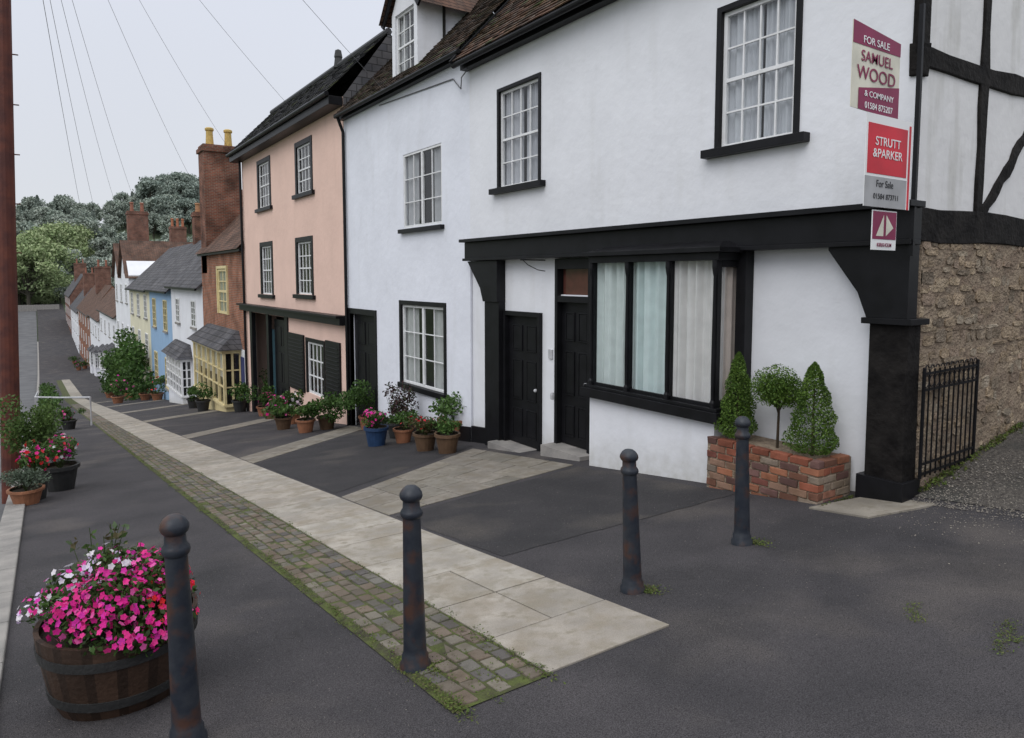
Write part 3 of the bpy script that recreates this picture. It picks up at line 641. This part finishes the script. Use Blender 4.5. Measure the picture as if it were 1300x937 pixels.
# ================================================================ TERRACE ROW
def row_house(name,y0,y1,E,rise,wm,rm,fl,nw,dep=7,gable=False,bays=(),chim=None,X0=7.0,frames='wpaint',wh=1.3,ww=1.1):
    H=empty(name,(X0+2,(y0+y1)/2,P(y0)));S=Set();g=min(P(y0),P(y1))-2
    S[wm].box(X0,X0+dep,y0,y1-.01,g,E)
    ym=(y0+y1)/2
    if gable:
        n=gable;w=(y1-y0)/n
        for k in range(n):
            a=y0+k*w;b=a+w;m=(a+b)/2
            S[wm].prismX([(a+.02,E),(b-.02,E),(m,E+rise)],X0+.005,X0+dep)
            S[rm].poly([(X0-.3,a-.2,E-.3),(X0-.3,m,E+rise+.12),(X0+dep,m,E+rise+.12),(X0+dep,a-.2,E-.3)])
            S[rm].poly([(X0-.3,b+.1,E-.2),(X0-.3,m,E+rise+.12),(X0+dep,m,E+rise+.12),(X0+dep,b+.1,E-.2)])
            S['dark'].box(X0-.03,X0+.01,m-.5,m+.5,E+rise*.05,E+rise*.45)
            S['wpaint'].box(X0-.05,X0-.032,m-.04,m+.04,E+rise*.05,E+rise*.45)
    else:
        S[wm].prismY([(X0+.01,E),(X0+dep-.01,E),(X0+dep/2,E+rise-.05)],y0+.01,y1-.02)
        o=.3
        S[rm].hexa([(X0-o,y0,E-.22),(X0-o,y1,E-.22),(X0+dep/2,y1,E+rise-.1),(X0+dep/2,y0,E+rise-.1),(X0-o,y0,E-.1),(X0-o,y1,E-.1),(X0+dep/2,y1,E+rise+.02),(X0+dep/2,y0,E+rise+.02)])
        S[rm].poly([(X0+dep/2,y0,E+rise+.02),(X0+dep/2,y1,E+rise+.02),(X0+dep+.3,y1,E-.2),(X0+dep+.3,y0,E-.2)])
        S['black'].box(X0-o-.08,X0-o+.02,y0,y1,E-.24,E-.12)
    ht=E-P(ym)
    for k in range(nw):
        yc=y0+(y1-y0)*(k+.5)/nw
        for l in range(fl):
            zc=P(ym)+ht*(l+.55)/fl
            if l==0 and bays: continue
            a,b,c,d=yc-ww/2,yc+ww/2,zc-wh/2,zc+wh/2
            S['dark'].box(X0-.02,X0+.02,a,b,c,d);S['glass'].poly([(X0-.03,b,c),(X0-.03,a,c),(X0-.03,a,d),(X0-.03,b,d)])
            t=.08
            for q in ((a-t,a,c-t,d+t),(b,b+t,c-t,d+t),(a,b,c-t,c),(a,b,d,d+t),((a+b)/2-.03,(a+b)/2+.03,c,d)): S[frames].box(X0-.06,X0+.01,*q)
            for q in (1,2,3): S[frames].box(X0-.055,X0+.0,a,b,c+(d-c)*q/4-.02,c+(d-c)*q/4+.02)
            S['kerb'].box(X0-.12,X0,a-.15,b+.15,c-.2,c-t-.002)
    for bb in bays: bay(S,bb,X0-.6,'wpaint',5,4,plinth=wm)
    yd=y0+.9
    S['pot'].box(X0-.04,X0,yd-.45,yd+.45,P(yd)-.1,P(yd)+2.1,random.choice(((.02,.02,.02),(.03,.08,.05),(.1,.02,.02),(.03,.04,.1))))
    if chim:
        for c in chim: chimney(S,*c)
    flush(S,H)
r=rect(209,241,445,487,6.4);B1=(42.2,47.5,r[2],r[3])
row_house('white_cottage',Y1,48.8,-.45,3.7,'white','slate',2,2,bays=(B1,),chim=[(10.3,12,44,45,2.6,5.2,2,'brickc',(.5,.35,.14),.7)])
row_house('blue_cottage',48.82,59.2,-.8,3.6,'blue','slate',2,2,wh=1.9,ww=1.3,frames='yellow',chim=[(10.2,11.6,58.4,59.4,2,5.0,2,'brickc',(.4,.2,.1),.7)])
row_house('cream_cottage',59.22,73,-.9,3.6,'cream','slate',3,3,wh=1.7,ww=1.4)
row_house('white_gabled_house',73.02,87,.2,3.2,'white','tile',3,3,dep=9,gable=2,wh=1.6,ww=1.3,chim=[(8.5,10.5,87,88.4,1,7.2,2,'brickd',(.3,.12,.08),1.0)])
row_house('white_low_cottage',87.1,112,-4.3,4,'white','tile',2,4,bays=((90,93.5,-10.5,-8.3),(97,100.5,-11.2,-9),(104,108,-11.9,-9.6)),wh=1.6,ww=1.5)
row_house('brown_roof_cottage',112.1,135,-6,4.2,'white','tile',2,4,bays=((116,120,-13,-10.8),(126,130,-13.6,-11.4)),wh=1.6,ww=1.5)
row_house('brick_terrace_house',135.1,175,-6.4,5,'brick','tile',3,5,wh=1.7,ww=1.4,chim=[(9,11.5,150,152,-3,2,2,'brickd',(.3,.12,.08),1.2)])
row_house('cream_terrace_house',175.1,215,-7.5,5,'white','slate',3,5,wh=1.9,ww=1.5,chim=[(9,11.5,190,192,-5,1,2,'brickd',(.3,.12,.08),1.2)])
row_house('brick_end_house',215.1,255,-5,6,'brickd','slate',3,5,wh=2,ww=1.6,chim=[(9,12,235,237,-5,4,2,'brickd',(.3,.12,.08),1.2)])
row_house('tall_brick_house',112,128,.2,4.5,'brickd','tile',3,3,dep=8,X0=14.2,chim=[(16.5,18.6,113,114.6,2,7.4,3,'brickd',(.4,.15,.08),1.2)])
row_house('tall_brick_house',150,172,-.8,4.5,'brickd','tile',3,4,dep=8,X0=14.2,chim=[(16.5,18.6,152,154,2,7.0,3,'brickd',(.4,.15,.08),1.2)])
mb=MB();mb.box(-14,6,282,282.8,P(282)-1,P(282)+1.6);mb.done('bridge_parapet_wall','kerb')
mb=MB()
y=60
while y<280: mb.hexa([(x_,q_,P(q_)+dz) for dz in (-.8,1.1) for x_,q_ in ((-9.2,y),(-8.7,y),(-8.7-.02,y+11),(-9.2-.02,y+11))]);y+=11
mb.done('roadside_stone_wall','mortar')
# ================================================================ TREES
def tree_mesh(name,h,r,pal,n=2600,conif=False,leaf=.5,m='farleaf'):
    mb=MB();br=(.09,.08,.065)
    mb.tube([(0,0,-1),(U(-.2,.2),0,h*.25),(U(-.4,.4),U(-.4,.4),h*.55),(0,0,h*.85)],[h*.028,h*.022,h*.014,h*.004],7,br)
    if conif:
        for k in range(n):
            zz=random.random()**.8;rr=r*(1-zz)**.7*(.4+.6*random.random()**.5);a=U(0,6.28);c=random.choice(pal);v=U(.8,1.15)
            mb.leaf((rr*math.cos(a),rr*math.sin(a),h*(.12+.88*zz)-rr*.2),leaf*U(.5,1),(c[0]*v,c[1]*v,c[2]*v))
    else:
        nc=26
        for k in range(nc):
            a=U(0,6.28);el=U(-.6,1.3);rr=r*U(.3,.85);cx,cy,cz=rr*math.cos(a)*math.cos(el),rr*math.sin(a)*math.cos(el),h*.56+math.sin(el)*h*.32
            mb.tube([(0,0,h*U(.2,.45)),(cx*.5,cy*.5,cz*.8),(cx,cy,cz)],[h*.012,h*.008,h*.002],5,br)
            q=U(.26,.45)*r;v0=U(.88,1.12)
            for _ in range(n//nc):
                d=Vector((random.gauss(0,1),random.gauss(0,1),random.gauss(0,1))).normalized()*(random.random()**.45)*U(.8,1.25)
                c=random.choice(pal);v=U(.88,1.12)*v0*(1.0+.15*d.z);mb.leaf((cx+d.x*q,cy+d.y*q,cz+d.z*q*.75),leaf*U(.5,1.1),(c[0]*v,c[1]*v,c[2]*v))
    o=mb.done(name,m);me=o.data;bpy.data.objects.remove(o);return me
far_hazed=((.34,.375,.325),(.31,.35,.305),(.37,.40,.34),(.30,.34,.30))  # distance haze painted into the leaf colours: paler, greyer green
farc_hazed=((.26,.30,.265),(.24,.28,.25),(.28,.315,.27))  # darker hill trees, haze also mixed into their base colour
mid=((.25,.31,.15),(.29,.34,.18),(.22,.28,.14),(.31,.35,.20))
TA=[tree_mesh('crown_a',16,6,far_hazed,4200,leaf=.62),tree_mesh('crown_b',18,7,far_hazed,4600,leaf=.68),tree_mesh('crown_c',19,4,farc_hazed,3000,True,.7)]
TC2=[tree_mesh('crown_f',18,7,farc_hazed,4800,leaf=.65),tree_mesh('crown_g',20,6,farc_hazed,4800,leaf=.65)]
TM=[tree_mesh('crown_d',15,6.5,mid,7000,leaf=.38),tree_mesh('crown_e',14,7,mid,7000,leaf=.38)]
DT=empty('distant_trees',(40,380,20))
def put(me,x,y,s,parent,z=None,name='tree'):
    o=bpy.data.objects.new(name,me);sc.collection.objects.link(o);o.location=(x,y,hill(x,y)-1.5 if z is None else z);o.scale=(s,s,s*U(.9,1.15));o.rotation_euler=(0,0,U(0,6.28))
    o.parent=parent;o.matrix_parent_inverse=Matrix.Translation(parent.location).inverted()
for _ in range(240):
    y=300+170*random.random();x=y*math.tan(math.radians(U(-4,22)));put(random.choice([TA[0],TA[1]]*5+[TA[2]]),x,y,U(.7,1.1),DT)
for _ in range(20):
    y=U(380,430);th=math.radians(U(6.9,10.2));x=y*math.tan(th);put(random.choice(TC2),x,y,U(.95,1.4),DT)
RT=empty('riverside_trees',(0,240,-20))
for px,yy_,s in ((24,235,1.7),(36,225,1.8),(50,245,2.1),(62,270,2.1),(76,290,2.3),(88,300,2.2),(30,262,1.6),(56,280,1.9),(14,240,1.5),(2,235,1.5),(44,290,2.1),(70,300,2.1),(98,310,2.1),(108,320,2.0),(40,250,1.0),(60,240,.9),(22,270,1.0),(80,260,1.1),(70,240,.9),(50,235,.8),(30,238,.8)):
    d=ray(px,380);y=yy_+66;x=y*d[0]/d[1];put(random.choice(TM),x,y,s,RT,P(y)-3)
# ================================================================ POTS & PLANTS
GR=((.05,.10,.02),(.07,.14,.03),(.04,.08,.02),(.09,.16,.04))
mb=MB()
for _ in range(150):
    y=U(120,285);x=-9.2-U(0,1.6);mb.blob((x,y,P(y)+U(.6,2.2)),(1.2,2.2,U(.8,1.5)),40,.4,((.14,.19,.07),(.18,.23,.09),(.11,.15,.06)),.3)
mb.done('roadside_hedge','leaf')
def pot(mb,x,y,z,r,h,col):
    mb.lathe([(r*.7,0),(r*.95,h*.85),(r*1.08,h*.86),(r*1.08,h),(r*.92,h),(r*.9,h*.85),(0,h*.84)],(x,y,z),18,[col]*4+[(.04,.03,.02)]*2)
def plant(name,px,py,r,h,pr,ph,pc,pal=GR,n=500,ls=.03,fl=None,nf=0,fs=.03,pos=None):
    x,y=pos if pos else gp(px,py);z=G(x,y);e=empty(name,(x,y,z));mb=MB();pot(mb,x,y,z,pr,ph,pc);mb.done('pot','pot',e)
    mb=MB();c=(x,y,z+ph+h*.5)
    for k in range(14): mb.tube([(x,y,z+ph*.8),(x+U(-.5,.5)*r,y+U(-.5,.5)*r,z+ph+h*U(.3,.8))],[.006,.003],4,(.05,.07,.02),False)
    lobes=[(c[0]+random.gauss(0,r*.4),c[1]+random.gauss(0,r*.4),c[2]+random.gauss(0,h*.2),U(.4,.7)) for _ in range(8)]
    for lo in lobes: mb.blob(lo[:3],(r*lo[3],r*lo[3],h*.5*lo[3]),n//8,ls,pal,.3)
    mb.done('leaves','leaf',e)
    if fl:
        mb=MB()
        for _ in range(nf):
            lo=random.choice(lobes);d=Vector((random.gauss(0,1),random.gauss(0,1),random.gauss(.3,1))).normalized()
            q=lo[3]*1.05;mb.flower((lo[0]+d.x*r*q,lo[1]+d.y*r*q,lo[2]+d.z*h*.5*q),fs*U(.8,1.2),random.choice(fl),d)
        mb.done('flowers','petal',e)
PK=((.75,.02,.25),(.85,.05,.35),(.7,.02,.4),(.8,.15,.4))
RD=((.7,.02,.03),(.8,.05,.08));WT=((.8,.78,.8),(.75,.6,.7))
BLU=(.02,.05,.12);TC=(.30,.13,.07);BK=(.03,.03,.03);BR=(.12,.07,.04)
plant('flower_pot',478,566,.32,.35,.24,.4,BLU,n=900,ls=.03,fl=PK,nf=70,fs=.03)
plant('shrub_pot',466,545,.55,1.0,.2,.35,TC,n=2200,ls=.04)
plant('shrub_pot',503,556,.4,.9,.2,.35,BK,pal=((.06,.03,.03),(.05,.06,.03),(.08,.04,.04)),n=1200,ls=.035)
plant('shrub_pot',512,562,.38,.4,.2,.3,TC,n=900,ls=.035)
plant('shrub_pot',540,572,.34,.34,.22,.34,BR,pal=((.05,.08,.02),(.10,.06,.03)),n=900,ls=.03,fl=RD,nf=15)
plant('shrub_pot',568,575,.27,.27,.22,.36,BR,n=700,ls=.03)
plant('shrub_pot',576,558,.5,.55,.32,.45,TC,pal=((.10,.18,.05),(.07,.13,.03)),n=800,ls=.045)
for px,py,r,h,fl in ((388,549,.45,.5,None),(415,545,.5,.6,None),(360,545,.45,.5,PK),(372,538,.4,.6,WT),(344,532,.4,.6,PK),(335,528,.4,.8,None),(350,520,.5,1.5,None),(375,522,.5,1.2,WT),(400,530,.4,.7,None)):
    plant('flower_pot' if fl else 'shrub_pot',px,py,r,h,.24,.35,random.choice((TC,TC,BR)),pal=random.choice((GR,((.12,.17,.04),(.09,.14,.03)))),n=800,ls=.05,fl=fl,nf=40,fs=.045)
for px,py in ((305,523),(317,520),(258,522),(246,518)): plant('shrub_pot',px,py,.45,.7,.3,.5,BK,n=450,ls=.07)
for px,py,fl in ((150,512,PK),(165,506,None),(185,508,None),(200,508,RD),(140,505,None),(100,470,PK),(95,462,None),(108,468,None),(172,505,WT)):
    plant('garden_shrub',px,py,.8,1.1,.4,.5,TC,n=450,ls=.10,fl=fl,nf=16,fs=.08)
mb=MB()
for _ in range(70):
    t=random.random();y=58+26*t;top=6.2*math.sin(math.pi*(.22+.62*t))**.8*U(.55,1);z=P(y)+top*random.random()**.7*.95
    v=U(.75,1.25);mb.blob((7-U(.2,1.5),y,z),(.9,1.6,.9),130,.17,tuple(tuple(q*v for q in c) for c in GR),.3)
mb.done('ivy','leaf')
plant('flower_tub',78,622,.36,.45,.26,.42,BK,n=1300,ls=.03,fl=PK+WT[:1]+RD,nf=110,fs=.028)
plant('shrub_pot',48,612,.42,1.15,.2,.3,BK,pal=((.10,.16,.04),(.07,.12,.03)),n=2600,ls=.035)
plant('shrub_pot',34,640,.3,.38,.22,.24,TC,pal=((.14,.17,.13),(.10,.13,.09)),n=1500,ls=.02)
plant('flower_pot',10,625,.2,.4,.18,.4,BK,n=500,ls=.03,fl=RD+PK[:1],nf=45,fs=.03,pos=(-.15,12.7))
plant('shrub_pot',60,580,.4,.9,.2,.3,BK,pal=((.10,.16,.04),(.07,.12,.03)),n=1200,ls=.04)
plant('shrub_pot',88,545,.4,.5,.25,.35,BK,n=700,ls=.04,fl=PK,nf=8,fs=.05)
mb=MB()
for _ in range(50):
    y=U(52,95);x=U(.0,.8);c=(x,y,P(y)+.4);mb.blob(c,(.5,.9,U(.3,.8)),60,.12,GR,.3)
mb.done('hedge','leaf')
# foreground half-barrel
bx,by=.30,4.35;bz=P(by);e=empty('barrel_planter',(bx,by,bz));mb=MB()
W=(.05,.028,.018);K=(.03,.03,.03)
seg=48
mb.lathe([(.30,0),(.345,.1),(.352,.1),(.36,.15),(.352,.15),(.385,.33),(.395,.33),(.40,.38),(.392,.38),(.40,.46),(.375,.46),(.37,.42),(0,.42)],(bx,by,bz),seg,[W,K,K,K,W,K,K,K,W,W,W,(.03,.02,.015)])
for i,fc in enumerate(mb.f):
    k=i%seg
    if mb.c[i]==W:
        v=.55 if k%3==2 else .8+.5*((k//3*37)%10)/10;mb.c[i]=tuple(q*v for q in W)
mb.done('tub','pot',e)
mb=MB();fm=MB();lob=[]
for k in range(50):
    a=U(0,6.28);rr=.38*math.sqrt(random.random());lob.append((bx+rr*math.cos(a),by+rr*math.sin(a),bz+.44+.24*(1-(rr/.42)**2)+U(-.07,.06)))
for c in lob: mb.blob(c,(.12,.12,.10),150,.019,((.05,.10,.02),(.08,.14,.04),(.04,.07,.02)),.3)
for _ in range(1150):
    c=random.choice(lob);d=Vector((random.gauss(-.1,1),random.gauss(-.5,1),random.gauss(.5,.8))).normalized()
    col=random.choice(((.80,.03,.33),(.85,.05,.30),(.72,.04,.42),(.85,.14,.45),(.65,.02,.22)))
    if c[0]<bx-.02 and c[1]>by-.02: col=random.choice(((.8,.75,.85),(.7,.55,.8),(.85,.8,.85),(.85,.05,.4)))
    if c[0]>bx+.22: col=random.choice(((.85,.04,.04),(.9,.08,.1),(.85,.03,.2)))
    fm.flower((c[0]+d.x*.13,c[1]+d.y*.13,c[2]+d.z*.11),U(.013,.022),col,d)
for k in range(16):
    x=bx+.0+U(-.12,.06);y=by+U(.1,.3);h=U(.25,.42);t=(x+U(-.12,.12),y+U(-.1,.1),bz+.5+h)
    mb.tube([(x,y,bz+.45),t],[.004,.002],4,(.06,.09,.03),False)
    for q in range(16): 
        s=U(.3,1);mb.leaf((x+(t[0]-x)*s+U(-.03,.03),y+(t[1]-y)*s+U(-.03,.03),bz+.45+(h+.05)*s),U(.015,.03),random.choice(((.10,.14,.07),(.12,.10,.05),(.07,.12,.03))))
mb.done('leaves','leaf',e);fm.done('flowers','petal',e)
# bollards
prof=[(.088,-.05),(.088,.03),(.076,.045),(.076,.075),(.067,.09),(.065,.13),(.050,.84),(.050,.86),(.060,.87),(.064,.885),(.060,.90),(.049,.915),(.047,.955),(.060,.968),(.065,.983),(.062,1.0),(.048,1.022),(.03,1.036),(0,1.04)]
for (x,y,l,h) in ((.50,3.5,(-.02,0),1.08),(1.69,3.48,(-.015,0),1.02),(3.41,3.51,(-.055,.0),.99),(4.83,3.68,(-.03,0),1.05)):
    mb=MB();z=P(y);mb.lathe([(r,zz*h) for r,zz in prof],(x,y,z),24,lean=l);o=mb.done('bollard','iron',origin=(x,y,z),smooth=True)
    m=o.modifiers.new('es','EDGE_SPLIT');m.split_angle=math.radians(40)
# brick planter with topiary
e=empty('brick_planter',(6.7,4.7,P(4.7)));mb=MB()
BC=((.30,.10,.06),(.22,.08,.06),(.34,.14,.08),(.15,.08,.07),(.33,.20,.14),(.26,.12,.08),(.28,.22,.17))
x0,x1,y0,y1=6.40,6.98,3.98,5.4
for r_ in range(8):
    z=-2.50+r_*.082
    o=.11*(r_%2)
    y=y0-o
    while y<y1:
        a,b=max(y,y0),min(y+.22,y1)
        if b-a>.04: c=random.choice(BC);v=U(.6,1.15);mb.box(x0+U(-.004,.004),x0+.1,a+.006,b-.006,z+.006,z+.076,tuple(q*v for q in c),j=.005)
        y+=.232
    x=x0+.1*(r_%2)
    while x<x1:
        a,b=max(x,x0+.104),min(x+.22,x1)
        if b-a>.04: c=random.choice(BC);v=U(.6,1.15);mb.box(a+.006,b-.006,y0+U(-.004,.004),y0+.1,z+.006,z+.076,tuple(q*v for q in c),j=.005)
        x+=.232
PT=-2.5+8*.082
mb.done('bricks','slab',e,bevel=.006)
mb=MB();mb.box(x0+.015,x1+.02,y0+.015,y1,-2.9,PT-.03);mb.done('mortar_core','mortar',e)
TP=((.09,.16,.025),(.13,.22,.035),(.06,.12,.02),(.16,.25,.05))
def topi(kind,y,x,ht,r):
    e=empty('topiary_bush' if kind=='c' else 'topiary_ball_tree',(x,y,PT));mb=MB();br=(.07,.05,.035)
    if kind=='c':
        mb.tube([(x,y,PT-.1),(x,y,PT+ht*.8)],[.02,.008],6,br)
        for _ in range(9000):
            zz=random.random()**1.15;a=U(0,6.28);rr=r*(min(1,zz*5+.6))*(1-zz)**.62*(.45+.6*random.random()**.45)*(1+.10*math.sin(zz*25+a*2)+.08*math.sin(a*3+zz*9));c=random.choice(TP);v=U(.6,1.2)
            mb.leaf((x+rr*math.cos(a),y+rr*math.sin(a),PT+.02+zz*ht),U(.009,.018),tuple(q*v for q in c))
    else:
        mb.tube([(x,y,PT-.1),(x+.01,y,PT+ht*.4),(x,y,PT+ht*.6)],[.018,.015,.012],6,br)
        for _ in range(5):
            a=U(0,6.28);mb.tube([(x,y,PT+ht*.4),(x+.1*math.cos(a),y+.1*math.sin(a),PT+ht*.65)],[.009,.004],5,br)
        for _ in range(9):
            d=Vector((random.gauss(0,1),random.gauss(0,1),random.gauss(0,1))).normalized()*r*.45
            mb.blob((x+d.x,y+d.y,PT+ht*.74+d.z*.8),(r*.62,r*.62,r*.5),850,.014,TP,.35)
    mb.done('foliage','leaf',e)
topi('c',5.15,6.62,.97,.23);topi('b',4.66,6.68,.90,.31);topi('c',4.24,6.68,.94,.27)
# for-sale boards
def text(s,x,z,size,col,y,parent,sx=1):
    c=bpy.data.curves.new('t','FONT');c.body=s;c.size=size;c.align_x='CENTER';c.extrude=.001;c.offset=.003*size
    o=bpy.data.objects.new('lettering',c);sc.collection.objects.link(o);o.location=(x,y,z);o.rotation_euler=(math.radians(90),0,0);o.scale=(sx,1,1)
    c.materials.append(col);o.parent=parent;o.matrix_parent_inverse=Matrix.Translation(parent.location).inverted()
MR=mat('maroon_print',(.25,.01,.07),None,3,.4);RDm=mat('red_print',(.65,.01,.03),None,3,.4);CRM=mat('cream_board',(.75,.72,.6),None,3,.4);GRY=mat('grey_print',(.42,.42,.43),None,3,.5);TXW=mat('white_print',(.8,.8,.8),(.78,.78,.78),3,.4);TXD=mat('dark_print',(.03,.03,.035),None,3,.4)
e=empty('for_sale_sign',(6.6,3.4,1.9));y=3.36
xa,za=sp(1083,24,y);xb,_=sp(1143,50,y);_,zb=sp(1083,136,y);zt=za
def brd(x0,x1,z0,z1,m,yy_,nm,t=.006):
    mb=MB();mb.box(x0,x1,yy_-t,yy_,z0,z1);return mb.done(nm,m,e)
w=xb-xa;hh=zt-zb;xm=(xa+xb)/2
mb=MB();pts=[(xa,zb),(xb,zb-.03),(xb,zt-.10*hh),(xa,zt)];mb.prismY(pts,y-.006,y);mb.done('board',CRM,e)
mb=MB();mb.poly([(xa,y-.009,zt),(xa,y-.009,zt-.26*hh),(xb,y-.009,zt-.26*hh),(xb,y-.009,zt-.10*hh)]);mb.done('band_top',MR,e)
mb=MB();mb.poly([(xa+.14*w,y-.009,zb-.004),(xb,y-.009,zb-.03),(xb,y-.009,zb+.36*hh),(xa+.14*w,y-.009,zb+.24*hh)]);mb.done('band_bottom',MR,e)
text('FOR SALE',xm-.02,zt-.23*hh,.12*hh,TXW,y-.012,e,sx=1.15)
text('SAMUEL',xm,zt-.44*hh,.18*hh,MR,y-.012,e,sx=1.1);text('WOOD',xm,zt-.65*hh,.22*hh,MR,y-.012,e,sx=1.15)
text('& COMPANY',xm+.05,zb+.16*hh,.10*hh,TXW,y-.012,e,sx=1.15);text('01584 875207',xm+.05,zb+.02*hh,.11*hh,TXW,y-.012,e,sx=1.0)
e=empty('for_sale_sign',(6.6,3.3,1.2));y=3.3
xa,zt=sp(1100,142,y);xb,_=sp(1156,200,y);_,zb=sp(1104,262,y);w=xb-xa;hh=zt-zb;xm=(xa+xb)/2
brd(xa,xb,zb,zt,TXW,y,'board');brd(xa+.03,xb-.08,zb+.36*hh,zt-.1*hh,RDm,y-.006,'red_panel',.003);brd(xa+.0,xb-.07,zb,zb+.33*hh,GRY,y-.006,'grey_panel',.003)
brd(xb-.05,xb-.02,zb+.0*hh,zt-.05*hh,RDm,y-.006,'red_edge',.003)
text('STRUTT',xm-.03,zt-.33*hh,.135*hh,TXW,y-.012,e,sx=1.1);text('&PARKER',xm-.03,zt-.46*hh,.135*hh,TXW,y-.012,e,sx=1.1)
text('For Sale',xm-.06,zb+.22*hh,.11*hh,TXD,y-.012,e);text('01584 873711',xm-.03,zb+.09*hh,.085*hh,TXD,y-.012,e,sx=1.1)
e=empty('for_sale_sign',(6.6,3.3,.5));y=3.32
xa,zt=sp(1107,266,y);xb,_=sp(1137,290,y);_,zb=sp(1108,317,y);w=xb-xa;hh=zt-zb;xm=(xa+xb)/2
brd(xa,xb,zb,zt,TXW,y,'board');brd(xa+.01,xb-.01,zb+.27*hh,zt-.01,MR,y-.006,'red_panel',.003)
mb=MB();a_,b_,c_=zb+.27*hh,zt-.01,y-.0105
mb.poly([(xa+.15*w,c_,a_+.08*hh),(xa+.45*w,c_,a_+.08*hh),(xa+.45*w,c_,b_-.08*hh)]);mb.poly([(xa+.55*w,c_,a_+.08*hh),(xa+.85*w,c_,a_+.3*hh),(xa+.55*w,c_,b_-.08*hh)]);mb.done('emblem',CRM,e)
text('KIRKHOLM',xm,zb+.08*hh,.14*hh,MR,y-.012,e)
mb=MB();mb.beam((6.85,3.4,.2),(6.85,3.4,2.5),.04,.035);mb.beam((6.85,3.4,.5),(7.0,3.45,.5),.03,.03);mb.beam((6.85,3.4,2.2),(7.0,3.48,2.2),.03,.03);mb.done('sign_post','black')
# telegraph pole & cables
mb=MB();xt,_=sp(3,0,16);xb,_=sp(13,520,16);zt=9.6
slope=(xt-xb)/(sp(3,0,16)[1]-sp(13,520,16)[1]);zb=P(16)-.5
xb0=xb+slope*(zb-sp(13,520,16)[1]);xt0=xb+slope*(zt-sp(13,520,16)[1])
mb.tube([(xb0,16,zb),(xt0,16,zt)],[.16,.12],14)
for k in range(10): 
    z=0+k*.45;x=xb0+slope*(z-zb);mb.tube([(x,16,z),(x+(.22 if k%2 else -.22),16-.02,z)],.012,6)
mb.done('telegraph_pole','rust',origin=(xb0,16,zb))
mb=MB();top=Vector((xt0,16,zt-.1))
for t in ((6.7,21.5,4.9),(6.6,29.5,4.9),(7.2,38,3.5),(7.2,60,3.2),(7.2,76,4.5),(7.2,95,2),(8,130,1)):
    t=Vector(t);L=(t-top).length;mb.tube([tuple(top.lerp(t,k/14)-Vector((0,0,.02*L*4*(k/14)*(1-k/14)))) for k in range(15)],.004+L*.00004,5)
a=Vector((-3,14,13));b=Vector((7,15.9,4.5));mb.tube([a.lerp(b,k/10)-Vector((0,0,.3*4*(k/10)*(1-k/10))) for k in range(11)],.005,5)
mb.tube([(6.95,11.6,4.0),(6.8,11.75,3.75),(6.9,11.95,3.6),(6.98,12.4,3.9),(6.98,16,4.1)],.012,5)
mb.done('overhead_cables','wire')
# handrail
mb=MB();g=lambda x,y,h:(x,y,P(y)+h)
mb.tube([g(1.5,30.9,0),g(1.5,30.9,1.08),g(.6,34,1.1),g(KX,37,1.15),g(KX,60,1.15)],.035,8)
for y in (37,41,45,49,53,57): mb.tube([g(KX,y,0),g(KX,y,1.15)],.022,6)
mb.done('handrail','metal')
# ================================================================ LIGHT, WORLD, CAMERA
sd=Vector((-.72,-.38,.80)).normalized()
w=bpy.data.worlds.new('World');sc.world=w;w.use_nodes=True;N=w.node_tree.nodes;L=w.node_tree.links;bg=N['Background']
sky=N.new('ShaderNodeTexSky');sky.sky_type='NISHITA';sky.sun_disc=False;sky.sun_elevation=math.asin(sd.z);sky.sun_rotation=math.atan2(sd.x,sd.y)
tc=N.new('ShaderNodeTexCoord');sx=N.new('ShaderNodeSeparateXYZ');L.new(tc.outputs['Generated'],sx.inputs[0])
cr=N.new('ShaderNodeValToRGB');L.new(sx.outputs[2],cr.inputs[0]);E_=cr.color_ramp.elements
E_[0].position=0;E_[0].color=(.375,.385,.405,1);E_[1].position=1;E_[1].color=(.97,.99,1,1)
q=cr.color_ramp.elements.new(.45);q.color=(.39,.41,.465,1)
vs=N.new('ShaderNodeVectorMath');vs.operation='SCALE';vs.inputs[3].default_value=19.6;L.new(cr.outputs[0],vs.inputs[0])
n=N.new('ShaderNodeTexNoise');n.inputs['Scale'].default_value=2;n.inputs['Detail'].default_value=3;L.new(tc.outputs['Generated'],n.inputs[0])
mr=N.new('ShaderNodeMapRange');mr.inputs[3].default_value=.95;mr.inputs[4].default_value=1.05;L.new(n.outputs[0],mr.inputs[0])
v2=N.new('ShaderNodeVectorMath');v2.operation='SCALE';L.new(vs.outputs[0],v2.inputs[0]);L.new(mr.outputs[0],v2.inputs[3])
mx=N.new('ShaderNodeMix');mx.data_type='RGBA';mx.inputs[0].default_value=.93;L.new(sky.outputs[0],mx.inputs[6]);L.new(v2.outputs[0],mx.inputs[7])
L.new(mx.outputs[2],bg.inputs[0]);bg.inputs[1].default_value=.1
sl=bpy.data.lights.new('sun','SUN');sl.energy=1.2;sl.angle=math.radians(45);sl.color=(1,.99,.98);so=bpy.data.objects.new('sun',sl);sc.collection.objects.link(so);so.rotation_euler=sd.to_track_quat('Z','Y').to_euler()
cam=bpy.data.cameras.new('cam');co=bpy.data.objects.new('camera',cam);sc.collection.objects.link(co)
co.location=(0,0,0);co.rotation_euler=(math.pi/2-PIT,0,-YAW);cam.sensor_width=36;cam.lens=890/1300*36;cam.shift_y=-45.5/1300;cam.clip_start=.05;cam.clip_end=4000
sc.camera=co
sc.view_settings.view_transform='Standard';sc.view_settings.look='None';sc.view_settings.exposure=0
